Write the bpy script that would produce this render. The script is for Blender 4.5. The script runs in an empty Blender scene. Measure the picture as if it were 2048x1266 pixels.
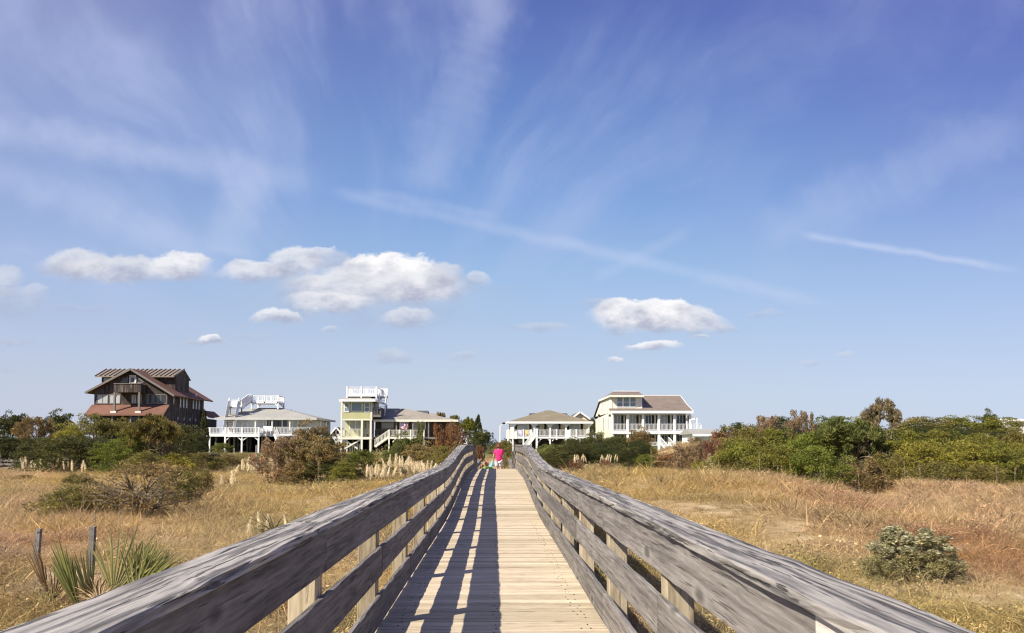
import bpy, math, random
import numpy as np
from mathutils import Vector, Matrix
R = math.radians
C = bpy.context.scene.collection
SC = bpy.context.scene

# ------------------------------------------------------------------ camera, world, sun, exposure
EYE = 2.52            # eye height above the dune sand; the boardwalk deck lies at 1.0
F = 1720.0            # focal length in photograph pixels
VX, HY = 990.0, 889.0 # where the boardwalk direction and the horizon fall in the photograph
cam_d = bpy.data.cameras.new('camera'); cam = bpy.data.objects.new('camera', cam_d); C.objects.link(cam)
SC.camera = cam
cam_d.sensor_width = 36.0; cam_d.lens = 36.0*F/2048.0
cam_d.clip_start = 0.05; cam_d.clip_end = 8000
cam_d.shift_y = 0.0664
cam.location = (0.0, 0.0, EYE)
cam.rotation_euler = (R(90+4.0), 0, -R(1.13))
SUN_EL = 41.0
SUN_AZ = math.atan2(-0.777, -0.629)     # clockwise from +Y
sd = bpy.data.lights.new('sun', 'SUN'); sun = bpy.data.objects.new('sun', sd); C.objects.link(sun)
sd.energy = 4.6; sd.angle = R(0.5); sd.color = (1.0, 0.915, 0.77)
sdir = Vector((math.sin(SUN_AZ)*math.cos(R(SUN_EL)), math.cos(SUN_AZ)*math.cos(R(SUN_EL)), math.sin(R(SUN_EL))))
sun.rotation_euler = sdir.to_track_quat('Z', 'Y').to_euler()
sun.location = sdir*60
SC.view_settings.view_transform = 'Standard'; SC.view_settings.look = 'None'
SC.view_settings.exposure = 0.70; SC.view_settings.gamma = 1.0; SC.view_settings.use_curve_mapping = False
SC.cycles.max_bounces = 5; SC.cycles.diffuse_bounces = 2; SC.cycles.transparent_max_bounces = 8
SC.cycles.sample_clamp_indirect = 6.0; SC.cycles.filter_width = 1.15

class NT:
    """small helper to write node trees"""
    def __init__(s, tree): s.t = tree; s.n = tree.nodes; s.l = tree.links
    def new(s, typ, **kw):
        n = s.n.new(typ)
        for k, v in kw.items(): setattr(n, k, v)
        return n
    def put(s, sock, v):
        if isinstance(v, bpy.types.NodeSocket): s.l.new(v, sock)
        elif v is not None:
            if hasattr(sock.default_value, '__len__') and not hasattr(v, '__len__'): v = [v]*len(sock.default_value)
            if hasattr(sock.default_value, '__len__') and len(v) == 3 and len(sock.default_value) == 4: v = (*v, 1)
            sock.default_value = v
    def m(s, op, a, b=None, c=None, clamp=False):
        n = s.new('ShaderNodeMath', operation=op, use_clamp=clamp)
        for i, v in enumerate((a, b, c)): s.put(n.inputs[i], v) if v is not None else None
        return n.outputs[0]
    def mix(s, f, a, b, mode='MIX'):
        n = s.new('ShaderNodeMix', data_type='RGBA', blend_type=mode)
        s.put(n.inputs[0], f); s.put(n.inputs[6], a); s.put(n.inputs[7], b)
        return n.outputs[2]
    def sm(s, x, lo, hi, a=0.0, b=1.0):
        n = s.new('ShaderNodeMapRange', interpolation_type='SMOOTHSTEP')
        for i, v in enumerate((x, lo, hi, a, b)): s.put(n.inputs[i], v)
        return n.outputs[0]
    def noise(s, vec, scale, detail=4, rough=0.55, dist=0.0):
        n = s.new('ShaderNodeTexNoise'); s.put(n.inputs['Vector'], vec)
        n.inputs['Scale'].default_value = scale; n.inputs['Detail'].default_value = detail
        n.inputs['Roughness'].default_value = rough; n.inputs['Distortion'].default_value = dist
        return n.outputs[0]
    def xyz(s, x, y, z):
        n = s.new('ShaderNodeCombineXYZ')
        for i, v in enumerate((x, y, z)): s.put(n.inputs[i], v)
        return n.outputs[0]
    def sep(s, v):
        n = s.new('ShaderNodeSeparateXYZ'); s.put(n.inputs[0], v); return n.outputs
    def scale(s, v, k):
        n = s.new('ShaderNodeVectorMath', operation='MULTIPLY'); s.put(n.inputs[0], v); n.inputs[1].default_value = k
        return n.outputs[0]
    def add(s, a, b):
        n = s.new('ShaderNodeVectorMath', operation='ADD'); s.put(n.inputs[0], a); s.put(n.inputs[1], b); return n.outputs[0]
    def ramp(s, f, stops):
        n = s.new('ShaderNodeValToRGB'); e = n.color_ramp.elements
        while len(e) < len(stops): e.new(0.5)
        for el, (p, c) in zip(e, stops): el.position = p; el.color = (*c, 1)
        s.put(n.inputs[0], f); return n.outputs[0]

def srgb(r, g, b, k=1.0):
    f = lambda v: (v/12.92 if v <= 0.04045 else ((v+0.055)/1.055)**2.4)
    return tuple(f(v/255.0)*k for v in (r, g, b))

def build_world():
    w = bpy.data.worlds.new('World'); SC.world = w; w.use_nodes = True; w.cycles.sampling_method = 'MANUAL'; w.cycles.sample_map_resolution = 256
    N = NT(w.node_tree); N.n.clear()
    out = N.new('ShaderNodeOutputWorld'); bg = N.new('ShaderNodeBackground'); bg.inputs['Strength'].default_value = 0.105
    sky = N.new('ShaderNodeTexSky', sky_type='NISHITA'); sky.sun_disc = False
    sky.sun_elevation = R(SUN_EL); sky.sun_rotation = SUN_AZ; sky.air_density = 1.0; sky.dust_density = 0.6; sky.ozone_density = 2.0
    tc = N.new('ShaderNodeTexCoord'); d = tc.outputs['Generated']
    x, y, z = N.sep(d)
    yy = N.m('MAXIMUM', N.m('ABSOLUTE', y), 0.08)
    a = N.m('DIVIDE', x, yy); b = N.m('DIVIDE', z, yy)        # tangent coordinates of the viewing direction
    K = 1.0/2**0.70
    P = lambda py: (HY-py)/F/0.6
    stops = [(0.0, srgb(190, 201, 220, K)), (P(780), srgb(187, 201, 223, K)), (P(660), srgb(171, 193, 224, K)), (P(540), srgb(151, 183, 223, K)),
             (P(380), srgb(121, 157, 214, K)), (P(200), srgb(103, 134, 198, K)), (P(0), srgb(89, 109, 180, K)), (1.0, srgb(78, 96, 166, K))]
    base = N.ramp(N.m('DIVIDE', b, 0.6), stops)
    # whiter, greyer air towards the sun's side, bluer violet away from it
    base = N.mix(N.sm(a, 0.0, -0.62, 0.0, 0.42), base, srgb(178, 184, 214, K))
    base = N.mix(N.sm(a, 0.1, 0.65, 0.0, 0.45), base, N.mix(N.sm(b, 0.0, 0.5), srgb(188, 204, 238, K), srgb(98, 108, 190, K)))
    base = N.mix(N.m('MULTIPLY', N.sm(b, 0.20, 0.0), N.sm(a, 0.35, -0.45, 0.1, 0.75)), base, srgb(192, 198, 216, K))
    nis = N.mix(1.0, sky.outputs[0], (0.1, 0.1, 0.1), 'MULTIPLY')
    base = N.mix(0.10, base, nis)
    # cirrus: thin streaks on a high layer, running away towards one point low in the sky
    fa_, fb_ = N.m('SUBTRACT', a, (760-VX)/F), N.m('SUBTRACT', b, (HY-740)/F)
    th = N.m('ARCTAN2', fa_, N.m('ADD', N.m('MAXIMUM', fb_, 0.0), 0.015)); rho = N.m('SQRT', N.m('ADD', N.m('MULTIPLY', fa_, fa_), N.m('MULTIPLY', fb_, fb_)))
    warp = N.m('SUBTRACT', N.noise(N.xyz(a, b, 3.0), 4.0, 3, 0.55), 0.5)
    tw = N.m('ADD', th, N.m('MULTIPLY', warp, 0.34))
    n1 = N.noise(N.xyz(N.m('MULTIPLY', tw, 2.6), N.m('MULTIPLY', rho, 1.6), 0.7), 1.5, 5, 0.52)
    n2 = N.noise(N.xyz(N.m('MULTIPLY', tw, 6.0), N.m('MULTIPLY', rho, 2.6), 7.0), 1.5, 5, 0.52)
    n3 = N.noise(N.xyz(N.m('MULTIPLY', th, 2.0), N.m('MULTIPLY', rho, 4.0), 4.0), 2.4, 6, 0.6)
    patch = N.noise(N.xyz(a, b, 11.0), 3.2, 3, 0.5)
    ci = N.m('MULTIPLY', N.sm(n1, 0.38, 0.72), N.m('ADD', N.m('MULTIPLY', N.sm(n2, 0.25, 0.78), 0.42), 0.58))
    ci = N.m('MULTIPLY', ci, N.sm(n3, 0.25, 0.62, 0.45, 1.0))
    ci = N.m('ADD', ci, N.m('MULTIPLY', N.m('MULTIPLY', N.sm(n2, 0.5, 0.78), N.sm(patch, 0.4, 0.65)), 0.13))
    ci = N.m('MULTIPLY', ci, N.sm(b, 0.07, 0.22, 0.15, 1.0))
    ci = N.m('MULTIPLY', ci, N.sm(a, -0.3, 0.35, 1.0, 0.55))
    ci = N.m('MULTIPLY', ci, N.sm(rho, 0.08, 0.34))
    col = N.mix(N.m('MULTIPLY', ci, 0.62), base, srgb(186, 198, 234, K))
    def line(c0, c1, width, amp, c, seed):
        ax, bx = (c0[0]-VX)/F, (HY-c0[1])/F; ay, by = (c1[0]-VX)/F, (HY-c1[1])/F
        L = math.hypot(ay-ax, by-bx); tx, ty = (ay-ax)/L, (by-bx)/L
        da, db = N.m('SUBTRACT', a, ax), N.m('SUBTRACT', b, bx)
        t = N.m('ADD', N.m('MULTIPLY', da, tx), N.m('MULTIPLY', db, ty))
        s = N.m('SUBTRACT', N.m('MULTIPLY', da, ty), N.m('MULTIPLY', db, tx))
        wob = N.noise(N.xyz(t, s, seed), 18, 3, 0.6)
        s = N.m('ABSOLUTE', N.m('ADD', s, N.m('MULTIPLY', N.m('SUBTRACT', wob, 0.5), width*1.3)))
        msk = N.m('MULTIPLY', N.sm(s, width, 0.0), N.m('MULTIPLY', N.sm(t, 0.0, L*0.12), N.sm(t, L*1.02, L*0.8)))
        msk = N.m('MULTIPLY', msk, N.sm(N.noise(N.xyz(t, 0.0, seed+3), 14, 3, 0.6), 0.25, 0.6, 0.5, 1.0))
        return N.mix(N.m('MULTIPLY', msk, amp), c, srgb(205, 214, 240, K))
    for args in (((1600, 458), (2080, 536), 0.0070, 0.50, 1.0), ((640, 372), (1200, 497), 0.012, 0.24, 2.0), ((1080, 468), (1690, 612), 0.013, 0.28, 4.0),
                 ((-140, 226), (660, 365), 0.030, 0.34, 6.0), ((720, 372), (1010, 432), 0.010, 0.18, 8.0), ((1180, 560), (1400, 445), 0.012, 0.16, 9.0),
                 ((450, 520), (-160, 290), 0.035, 0.26, 12.0), ((452, 520), (480, 330), 0.045, 0.34, 13.0), ((840, 400), (1020, -120), 0.055, 0.26, 15.0), ((1500, 490), (2150, 190), 0.050, 0.20, 19.0)):
        col = line(*args[:4], col, args[4])
    # cumulus
    w1 = N.noise(N.xyz(a, N.m('MULTIPLY', b, 1.35), 0.0), 13, 5, 0.55)
    w2 = N.noise(N.xyz(a, N.m('MULTIPLY', b, 1.35), 5.0), 42, 4, 0.6)
    lump = N.noise(N.xyz(a, N.m('MULTIPLY', b, 1.7), 9.0), 27, 8, 0.62)
    wa = N.m('ADD', a, N.m('ADD', N.m('MULTIPLY', N.m('SUBTRACT', w1, 0.5), 0.028), N.m('MULTIPLY', N.m('SUBTRACT', w2, 0.5), 0.011)))
    wb = N.m('ADD', b, N.m('ADD', N.m('MULTIPLY', N.m('SUBTRACT', N.noise(N.xyz(a, b, 21.0), 15, 5, 0.55), 0.5), 0.022), N.m('MULTIPLY', N.m('SUBTRACT', w2, 0.5), 0.012)))
    # (px, py, half width, height up, height down, density, whiteness)
    clouds = [(740, 585, 250, 75, 75, 0.30, 0.15), (150, 527, 70, 28, 24, 0.80, 0.55), (235, 540, 130, 26, 27, 0.85, 0.5), (355, 530, 68, 26, 32, 0.92, 0.85),
              (505, 542, 66, 24, 22, 0.82, 0.7), (585, 524, 62, 34, 30, 0.8, 0.75), (655, 520, 60, 26, 14, 0.5, 0.2), (640, 500, 30, 12, 10, 0.5, 0.9),
              (780, 545, 100, 42, 45, 1.0, 1.0), (680, 575, 110, 38, 40, 0.9, 0.6), (835, 575, 85, 42, 32, 0.95, 0.7), (660, 605, 90, 22, 18, 0.75, 0.75),
              (550, 633, 52, 14, 12, 0.8, 0.85), (815, 636, 55, 22, 15, 0.65, 0.6), (955, 558, 27, 16, 12, 0.5, 0.6), (885, 545, 40, 22, 26, 0.75, 0.4),
              (425, 683, 24, 13, 10, 0.85, 1.0), (385, 690, 30, 6, 6, 0.45, 0.0), (505, 673, 50, 6, 5, 0.22, 0.0), (658, 658, 20, 7, 6, 0.4, 0.5),
              (785, 711, 38, 12, 13, 0.40, 0.35), (925, 706, 30, 9, 9, 0.35, 0.3), (0, 560, 42, 30, 34, 0.55, 0.6), (70, 580, 30, 12, 14, 0.38, 0.5),
              (30, 600, 70, 26, 40, 0.35, 0.2), (25, 682, 45, 7, 6, 0.35, 0.0), (160, 620, 70, 9, 9, 0.25, 0.0), (200, 685, 20, 4, 4, 0.2, 0.0),
              (1255, 632, 66, 34, 30, 0.98, 0.95), (1330, 632, 70, 32, 29, 1.0, 1.0), (1405, 642, 52, 32, 22, 0.85, 0.65), (1200, 605, 35, 10, 12, 0.35, 0.1), (1450, 655, 30, 10, 9, 0.5, 0.3),
              (1312, 688, 55, 10, 9, 0.85, 0.95), (1235, 714, 18, 7, 5, 0.7, 0.8), (1410, 671, 18, 5, 5, 0.6, 0.6), (1085, 652, 62, 10, 9, 0.42, 0.25),
              (1535, 627, 45, 8, 8, 0.28, 0.3), (1625, 717, 30, 7, 7, 0.28, 0.3), (1700, 704, 22, 6, 5, 0.3, 0.5), (30, 745, 25, 4, 4, 0.25, 0.0)]
    for px, py, hw, up, dn, dens, wh in clouds:
        a0, b0 = (px-VX)/F, (HY-py)/F
        da = N.m('DIVIDE', N.m('SUBTRACT', wa, a0), hw/F*1.16)
        tb = N.m('SUBTRACT', wb, b0)
        q = N.m('MAXIMUM', N.m('DIVIDE', tb, up/F*1.25), N.m('DIVIDE', tb, -dn/F*1.18))
        r = N.m('SQRT', N.m('ADD', N.m('MULTIPLY', da, da), N.m('MULTIPLY', q, q)))
        r = N.m('ADD', r, N.m('MULTIPLY', N.m('SUBTRACT', lump, 0.5), 0.95))
        up_ = N.sm(N.m('DIVIDE', tb, up/F), -0.1, 0.55)
        msk = N.m('MULTIPLY', N.sm(r, N.m('SUBTRACT', 1.16, N.m('MULTIPLY', up_, 0.20)), N.m('ADD', 0.42, N.m('MULTIPLY', up_, 0.26*wh+0.08))), dens)
        lit = N.m('ADD', N.m('DIVIDE', tb, up/F*1.6), N.m('MULTIPLY', N.m('SUBTRACT', lump, 0.5), 3.2))
        lit = N.sm(lit, -0.9, 0.7)
        dark = srgb(172, 178, 200, K); bright = srgb(196+54*wh, 200+49*wh, 212+38*wh, K)
        col = N.mix(msk, col, N.mix(lit, dark, bright))
    N.l.new(N.mix(1.0, col, (10, 10, 10), 'MULTIPLY'), bg.inputs['Color'])
    N.l.new(bg.outputs[0], out.inputs['Surface'])
build_world()

# ------------------------------------------------------------------ helpers
def tag(o, label=None, cat=None, group=None, kind=None):
    if label: o['label'] = label
    if cat: o['category'] = cat
    if group: o['group'] = group
    if kind: o['kind'] = kind
    return o
def thing(name, loc, label, cat, group=None, rz=0.0):
    o = bpy.data.objects.new(name, None); C.objects.link(o); o.empty_display_size = 0.3
    o.location = loc; o.rotation_euler = (0, 0, rz)
    return tag(o, label, cat, group)
def X(px, D): return (px-VX)*D/F
def Z(py, D): return EYE+(HY-py)*D/F

class MB:
    """collects faces in world coordinates, links them as one mesh object"""
    def __init__(s): s.v = []; s.f = []; s.c = []; s.cur = 0.5
    def poly(s, pts):
        i = len(s.v); s.v += [tuple(p) for p in pts]; s.f.append(tuple(range(i, i+len(pts)))); s.c += [s.cur]*len(pts); return s
    def hexa(s, p):     # p: 4 bottom then 4 top, both counter-clockwise from above
        i = len(s.v); s.v += [tuple(q) for q in p]; s.c += [s.cur]*8
        s.f += [(i+3, i+2, i+1, i), (i+4, i+5, i+6, i+7)] + [(i+k, i+(k+1) % 4, i+4+(k+1) % 4, i+4+k) for k in range(4)]
        return s
    def box(s, x0, x1, y0, y1, z0, z1):
        x0, x1 = sorted((x0, x1)); y0, y1 = sorted((y0, y1)); z0, z1 = sorted((z0, z1))
        return s.hexa([(x0, y0, z0), (x1, y0, z0), (x1, y1, z0), (x0, y1, z0), (x0, y0, z1), (x1, y0, z1), (x1, y1, z1), (x0, y1, z1)])
    def bar(s, p, q, w, h=None):
        p, q = Vector(p), Vector(q); h = h or w; d = (q-p).normalized()
        side = d.cross(Vector((0, 0, 1)))
        side = Vector((1, 0, 0)) if side.length < 1e-4 else side.normalized()
        up = side.cross(d); a, b = side*w/2, up*h/2
        return s.hexa([p-a-b, p+a-b, q+a-b, q-a-b, p-a+b, p+a+b, q+a+b, q-a+b])
    def tube(s, pts, rad, n=6):
        pts = [Vector(p) for p in pts]; i0 = len(s.v)
        for k, p in enumerate(pts):
            d = (pts[min(k+1, len(pts)-1)]-pts[max(k-1, 0)]).normalized()
            u = d.cross(Vector((0.31, 0.87, 0.12))); u = u.normalized() if u.length > 1e-4 else Vector((1, 0, 0)); v = d.cross(u)
            r = rad[k] if hasattr(rad, '__len__') else rad
            for j in range(n):
                t = 2*math.pi*j/n; s.v.append(tuple(p+(u*math.cos(t)+v*math.sin(t))*r)); s.c.append(s.cur)
        for k in range(len(pts)-1):
            for j in range(n):
                a = i0+k*n+j; b = i0+k*n+(j+1) % n; s.f.append((a, b, b+n, a+n))
        s.f.append(tuple(i0+j for j in range(n))[::-1]); s.f.append(tuple(i0+(len(pts)-1)*n+j for j in range(n)))
        return s
    def prism(s, pts, y0, y1):        # pts: (x, z) outline, extruded along y
        i = len(s.v); n = len(pts)
        s.v += [(x, y0, z) for x, z in pts] + [(x, y1, z) for x, z in pts]; s.c += [s.cur]*2*n
        s.f += [tuple(range(i, i+n)), tuple(range(i+2*n-1, i+n-1, -1))] + [(i+k, i+n+k, i+n+(k+1) % n, i+(k+1) % n) for k in range(n)]
        return s
    def slab(s, pts, t=0.12):         # a sheet of given corners with thickness t below
        i = len(s.v); n = len(pts)
        s.v += [tuple(p) for p in pts] + [(p[0], p[1], p[2]-t) for p in pts]; s.c += [s.cur]*2*n
        s.f += [tuple(range(i, i+n)), tuple(range(i+2*n-1, i+n-1, -1))] + [(i+k, i+n+k, i+n+(k+1) % n, i+(k+1) % n) for k in range(n)]
        return s
    def build(s, name, mat, parent=None, smooth=False, vary=False):
        me = bpy.data.meshes.new(name)
        root = parent
        while root is not None and root.parent is not None: root = root.parent
        off = root.location if root is not None else Vector((0, 0, 0))
        me.from_pydata([(v[0]-off[0], v[1]-off[1], v[2]-off[2]) for v in s.v], [], s.f)
        import bmesh
        bm = bmesh.new(); bm.from_mesh(me); bmesh.ops.recalc_face_normals(bm, faces=bm.faces); bm.to_mesh(me); bm.free()
        if vary:
            at = me.attributes.new('vary', 'FLOAT', 'POINT'); at.data.foreach_set('value', s.c)
        me.materials.append(mat)
        if smooth: me.polygons.foreach_set('use_smooth', [True]*len(me.polygons))
        o = bpy.data.objects.new(name, me); C.objects.link(o)
        if parent is not None: o.parent = parent
        return o

def fbm(x, y, scale, seed=0, octaves=3):
    x = np.asarray(x, float); y = np.asarray(y, float); out = np.zeros(np.broadcast(x, y).shape); amp, tot = 1.0, 0.0
    for o in range(octaves):
        s = scale/(2**o); gx, gy = x/s+seed*17.3, y/s-seed*9.1
        ix, iy = np.floor(gx).astype(np.int64), np.floor(gy).astype(np.int64); fx, fy = gx-ix, gy-iy
        fx, fy = fx*fx*(3-2*fx), fy*fy*(3-2*fy)
        def hsh(a, b):
            n = (a*374761393+b*668265263+(seed*31+o)*1442695041) & 0xffffffff
            n = ((n ^ (n >> 13))*1274126177) & 0xffffffff
            return ((n ^ (n >> 16)) & 0xffff)/65535.0
        v = (hsh(ix, iy)*(1-fx)+hsh(ix+1, iy)*fx)*(1-fy)+(hsh(ix, iy+1)*(1-fx)+hsh(ix+1, iy+1)*fx)*fy
        out += v*amp; tot += amp; amp *= 0.5
    return out/tot

def ground_z(x, y):
    x = np.asarray(x, float); y = np.asarray(y, float)
    st = lambda t: np.clip(t, 0, 1)**2*(3-2*np.clip(t, 0, 1))
    z = 0.0+(fbm(x, y, 7.0, 1)-0.5)*0.55+(fbm(x, y, 2.2, 2, 2)-0.5)*0.10
    A = np.interp(x, [-30, -16, -10, -5, -2.2, -1.2, 1.2, 2.2, 5, 9, 12.5, 16.8, 19.5, 22.2, 26, 40], [.0, .05, .25, .5, .35, .15, .15, .55, .95, 1.05, 1.0, -.25, .15, .60, .2, .2])
    sg = np.where(y < 42, 12.0, 9.0)
    z = z+A*np.exp(-0.5*((y-42)/sg)**2)
    hill = st((x-9)/10)*st((y-54)/22)*(1-st((y-82)/14))
    z = z+2.3*hill+0.75*st((x-2)/5)*st((y-55)/12)*(1-hill)
    lawn = st((y-88)/8)
    z = z*(1-lawn)+1.40*lawn
    z = z*(1-st((y-160)/60))-1.0*st((y-160)/60)
    return z
def gz(x, y): return float(ground_z(x, y))
# ------------------------------------------------------------------ materials
def new_mat(name):
    m = bpy.data.materials.new(name); m.use_nodes = True; N = NT(m.node_tree); N.n.clear()
    out = N.new('ShaderNodeOutputMaterial'); p = N.new('ShaderNodeBsdfPrincipled'); N.l.new(p.outputs[0], out.inputs[0])
    return m, N, p, out
def obj_coords(N, random_shift=True):
    tc = N.new('ShaderNodeTexCoord'); v = tc.outputs['Object']
    if random_shift:
        oi = N.new('ShaderNodeObjectInfo')
        v = N.add(v, N.xyz(N.m('MULTIPLY', oi.outputs['Random'], 37.0), N.m('MULTIPLY', oi.outputs['Random'], 91.0), N.m('MULTIPLY', oi.outputs['Random'], 53.0)))
    return v
def bump(N, p, h, strength, dist=0.01):
    b = N.new('ShaderNodeBump'); b.inputs['Strength'].default_value = strength; b.inputs['Distance'].default_value = dist
    N.put(b.inputs['Height'], h); N.l.new(b.outputs[0], p.inputs['Normal'])
def plain(name, col, rough=0.7, var=0.12, scale=3.0, metallic=0.0, spec=0.3):
    m, N, p, out = new_mat(name)
    n = N.noise(obj_coords(N), scale, 5, 0.6)
    lo = tuple(c*(1-var) for c in col); hi = tuple(min(1, c*(1+var)) for c in col)
    N.put(p.inputs['Base Color'], N.ramp(n, [(0.3, lo), (0.7, hi)]))
    p.inputs['Roughness'].default_value = rough; p.inputs['Metallic'].default_value = metallic; p.inputs['Specular IOR Level'].default_value = spec
    return m
def wood(name, dark, mid, light, stretch, freq=26.0, figure=0.55, vary=0.0, bstr=0.5, fib=1.0, checks=0.5, coarse=1.0, knots=None):
    """weathered timber: contour lines of a stretched noise make the figure, a far more stretched one the fibres and checks"""
    m, N, p, out = new_mat(name)
    v = obj_coords(N); q = N.scale(v, stretch)
    if vary:
        at = N.new('ShaderNodeAttribute', attribute_name='vary'); q = N.add(q, N.scale(at.outputs['Vector'], (31.0, 57.0, 83.0)))
    low = N.noise(q, 1.1*coarse, 2, 0.45, 0.2)
    rings = N.m('SINE', N.m('MULTIPLY', low, freq*2.0))
    rings = N.m('POWER', N.m('ADD', N.m('MULTIPLY', rings, 0.5), 0.5), 0.6)
    fs = tuple(2.0 if k > 1 else 4.5 for k in stretch); fibre = N.noise(N.scale(q, fs), 3.2, 5, 0.66)
    stain = N.noise(v, 1.6, 5, 0.62)
    t = N.m('ADD', N.m('MULTIPLY', rings, figure*0.5), N.m('MULTIPLY', fibre, fib))
    t = N.m('ADD', t, N.m('MULTIPLY', N.m('SUBTRACT', stain, 0.5), 0.3))
    c = N.ramp(t, [(0.32, dark), (0.62, mid), (1.0, light)])
    if knots:
        vo = N.new('ShaderNodeTexVoronoi'); vo.inputs['Scale'].default_value = 1.0; N.put(vo.inputs['Vector'], N.scale(v, knots)); kn = N.sm(vo.outputs['Distance'], 0.13, 0.05)
        c = N.mix(N.m('MULTIPLY', kn, 0.65), c, tuple(k*0.55 for k in dark)); halo = N.m('MULTIPLY', N.sm(vo.outputs['Distance'], 0.24, 0.15), N.sm(vo.outputs['Distance'], 0.10, 0.16)); c = N.mix(N.m('MULTIPLY', halo, 0.35), c, light)
    oi2 = N.new('ShaderNodeObjectInfo'); ob = N.m('ADD', N.m('MULTIPLY', oi2.outputs['Random'], 0.34), 0.83); c = N.mix(1.0, c, N.xyz(ob, ob, ob), 'MULTIPLY')
    crack = N.sm(N.noise(N.add(N.scale(q, tuple(1.9 if k > 1 else 4.0 for k in stretch)), (5, 5, 5)), 2.3, 3, 0.55), 0.595, 0.665)
    c = N.mix(N.m('MULTIPLY', crack, checks), c, tuple(k*0.30 for k in dark))
    if vary:
        k = N.m('ADD', N.m('MULTIPLY', at.outputs['Fac'], vary), 1.0-vary*0.5)
        c = N.mix(1.0, c, N.xyz(k, k, N.m('MULTIPLY', k, N.m('ADD', N.m('MULTIPLY', k, 0.15), 0.85))), 'MULTIPLY')
    N.put(p.inputs['Base Color'], c); p.inputs['Roughness'].default_value = 0.85; p.inputs['Specular IOR Level'].default_value = 0.2
    bump(N, p, N.m('SUBTRACT', N.m('ADD', N.m('MULTIPLY', rings, figure), N.m('MULTIPLY', fibre, 1.2)), N.m('MULTIPLY', crack, 1.5)), bstr, 0.004)
    return m
RAIL = dict(dark=(.080, .073, .069), mid=(.185, .168, .156), light=(.33, .305, .28))
M = {}
M['rail'] = wood('weathered_rail_wood', **RAIL, stretch=(9.0, 0.20, 9.0), freq=12, figure=0.42, bstr=0.6, checks=0.45, knots=(3.2, 1.1, 3.2))
M['cap'] = wood('weathered_cap_wood', (.055, .053, .054), (.175, .163, .153), (.40, .37, .335), (10.0, 0.24, 10.0), freq=17, figure=0.9, bstr=1.0, checks=0.72, fib=0.9, knots=(2.5, .7, 2.5))
M['post'] = wood('post_wood', (.19, .15, .10), (.38, .315, .215), (.54, .46, .33), (8.0, 8.0, 0.45), freq=11, figure=0.7, bstr=0.4, checks=0.4)
M['newboard'] = wood('pale_replacement_board', (.42, .38, .34), (.56, .52, .47), (.68, .64, .59), (6, .5, 6), freq=18, figure=0.5, bstr=0.2, checks=0.1)
M['deck'] = wood('deck_plank_wood', (.36, .285, .20), (.62, .515, .37), (.77, .665, .50), (0.40, 9.0, 9.0), freq=9, figure=0.40, vary=0.50, bstr=0.35, checks=0.35)
M['darkwood'] = wood('old_dark_timber', (.035, .03, .027), (.085, .072, .06), (.16, .14, .12), (6, 6, .6), freq=16, figure=.6)

def brown_siding():
    m, N, p, out = new_mat('brown_board_siding')
    v = obj_coords(N, False); x, y, z = N.sep(v)
    s = N.m('ADD', x, y)
    fr = N.m('FRACT', N.m('MULTIPLY', s, 4.2)); gap = N.sm(N.m('ABSOLUTE', N.m('SUBTRACT', fr, 0.5)), 0.44, 0.49)
    cell = N.m('FLOOR', N.m('MULTIPLY', s, 4.2))
    pn = N.noise(N.xyz(N.m('MULTIPLY', cell, 7.31), N.m('MULTIPLY', z, 0.10), 0), 3.0, 3, 0.6)
    st = N.noise(N.xyz(N.m('MULTIPLY', s, 9.0), N.m('MULTIPLY', z, 0.7), 3.0), 1.3, 5, 0.65)
    c = N.ramp(N.m('ADD', N.m('MULTIPLY', pn, 0.6), N.m('MULTIPLY', st, 0.45)), [(0.36, (.034, .027, .023)), (0.54, (.078, .063, .054)), (0.70, (.24, .205, .18))])
    c = N.mix(gap, c, (.012, .009, .008)); N.put(p.inputs['Base Color'], c); p.inputs['Roughness'].default_value = 0.9
    p.inputs['Specular IOR Level'].default_value = 0.15
    return m
M['brown'] = brown_siding()
def lap_siding(name, col, pitch=0.2):
    m, N, p, out = new_mat(name)
    v = obj_coords(N, False); x, y, z = N.sep(v)
    fr = N.m('FRACT', N.m('DIVIDE', z, pitch))
    n = N.noise(N.scale(v, (1, 1, .35)), 1.2, 5, 0.6)
    c = N.ramp(n, [(0.3, tuple(k*0.86 for k in col)), (0.7, tuple(min(1, k*1.05) for k in col))])
    c = N.mix(N.m('MULTIPLY', N.sm(fr, 0.12, 0.0), 0.35), c, tuple(k*0.45 for k in col))
    N.put(p.inputs['Base Color'], c); p.inputs['Roughness'].default_value = 0.6; bump(N, p, fr, 0.4, 0.02)
    return m
M['sage'] = lap_siding('sage_green_siding', (.50, .49, .27)); M['yellow'] = lap_siding('butter_yellow_siding', (.86, .83, .65))
M['cream'] = lap_siding('cream_siding', (.74, .68, .48)); M['greysiding'] = lap_siding('grey_siding', (.55, .55, .52)); M['darkbrownwall'] = lap_siding('dark_brown_siding', (.075, .05, .04))
def shingle(name, lo, hi, row=0.16, k=7.0):
    m, N, p, out = new_mat(name)
    v = obj_coords(N, False); x, y, z = N.sep(v)
    n = N.noise(v, 5.0, 4, 0.7); n2 = N.noise(v, 0.5, 4, 0.6)
    fr = N.m('FRACT', N.m('DIVIDE', z, row))
    t = N.m('ADD', N.m('MULTIPLY', n, 0.55), N.m('MULTIPLY', n2, 0.45))
    c = N.mix(N.m('MULTIPLY', N.sm(fr, 0.2, 0.0), 0.25), N.ramp(t, [(0.36, lo), (0.64, hi)]), tuple(q*0.5 for q in lo))
    N.put(p.inputs['Base Color'], c); p.inputs['Roughness'].default_value = 0.9; p.inputs['Specular IOR Level'].default_value = 0.15
    bump(N, p, n, 0.3, 0.02)
    return m
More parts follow.
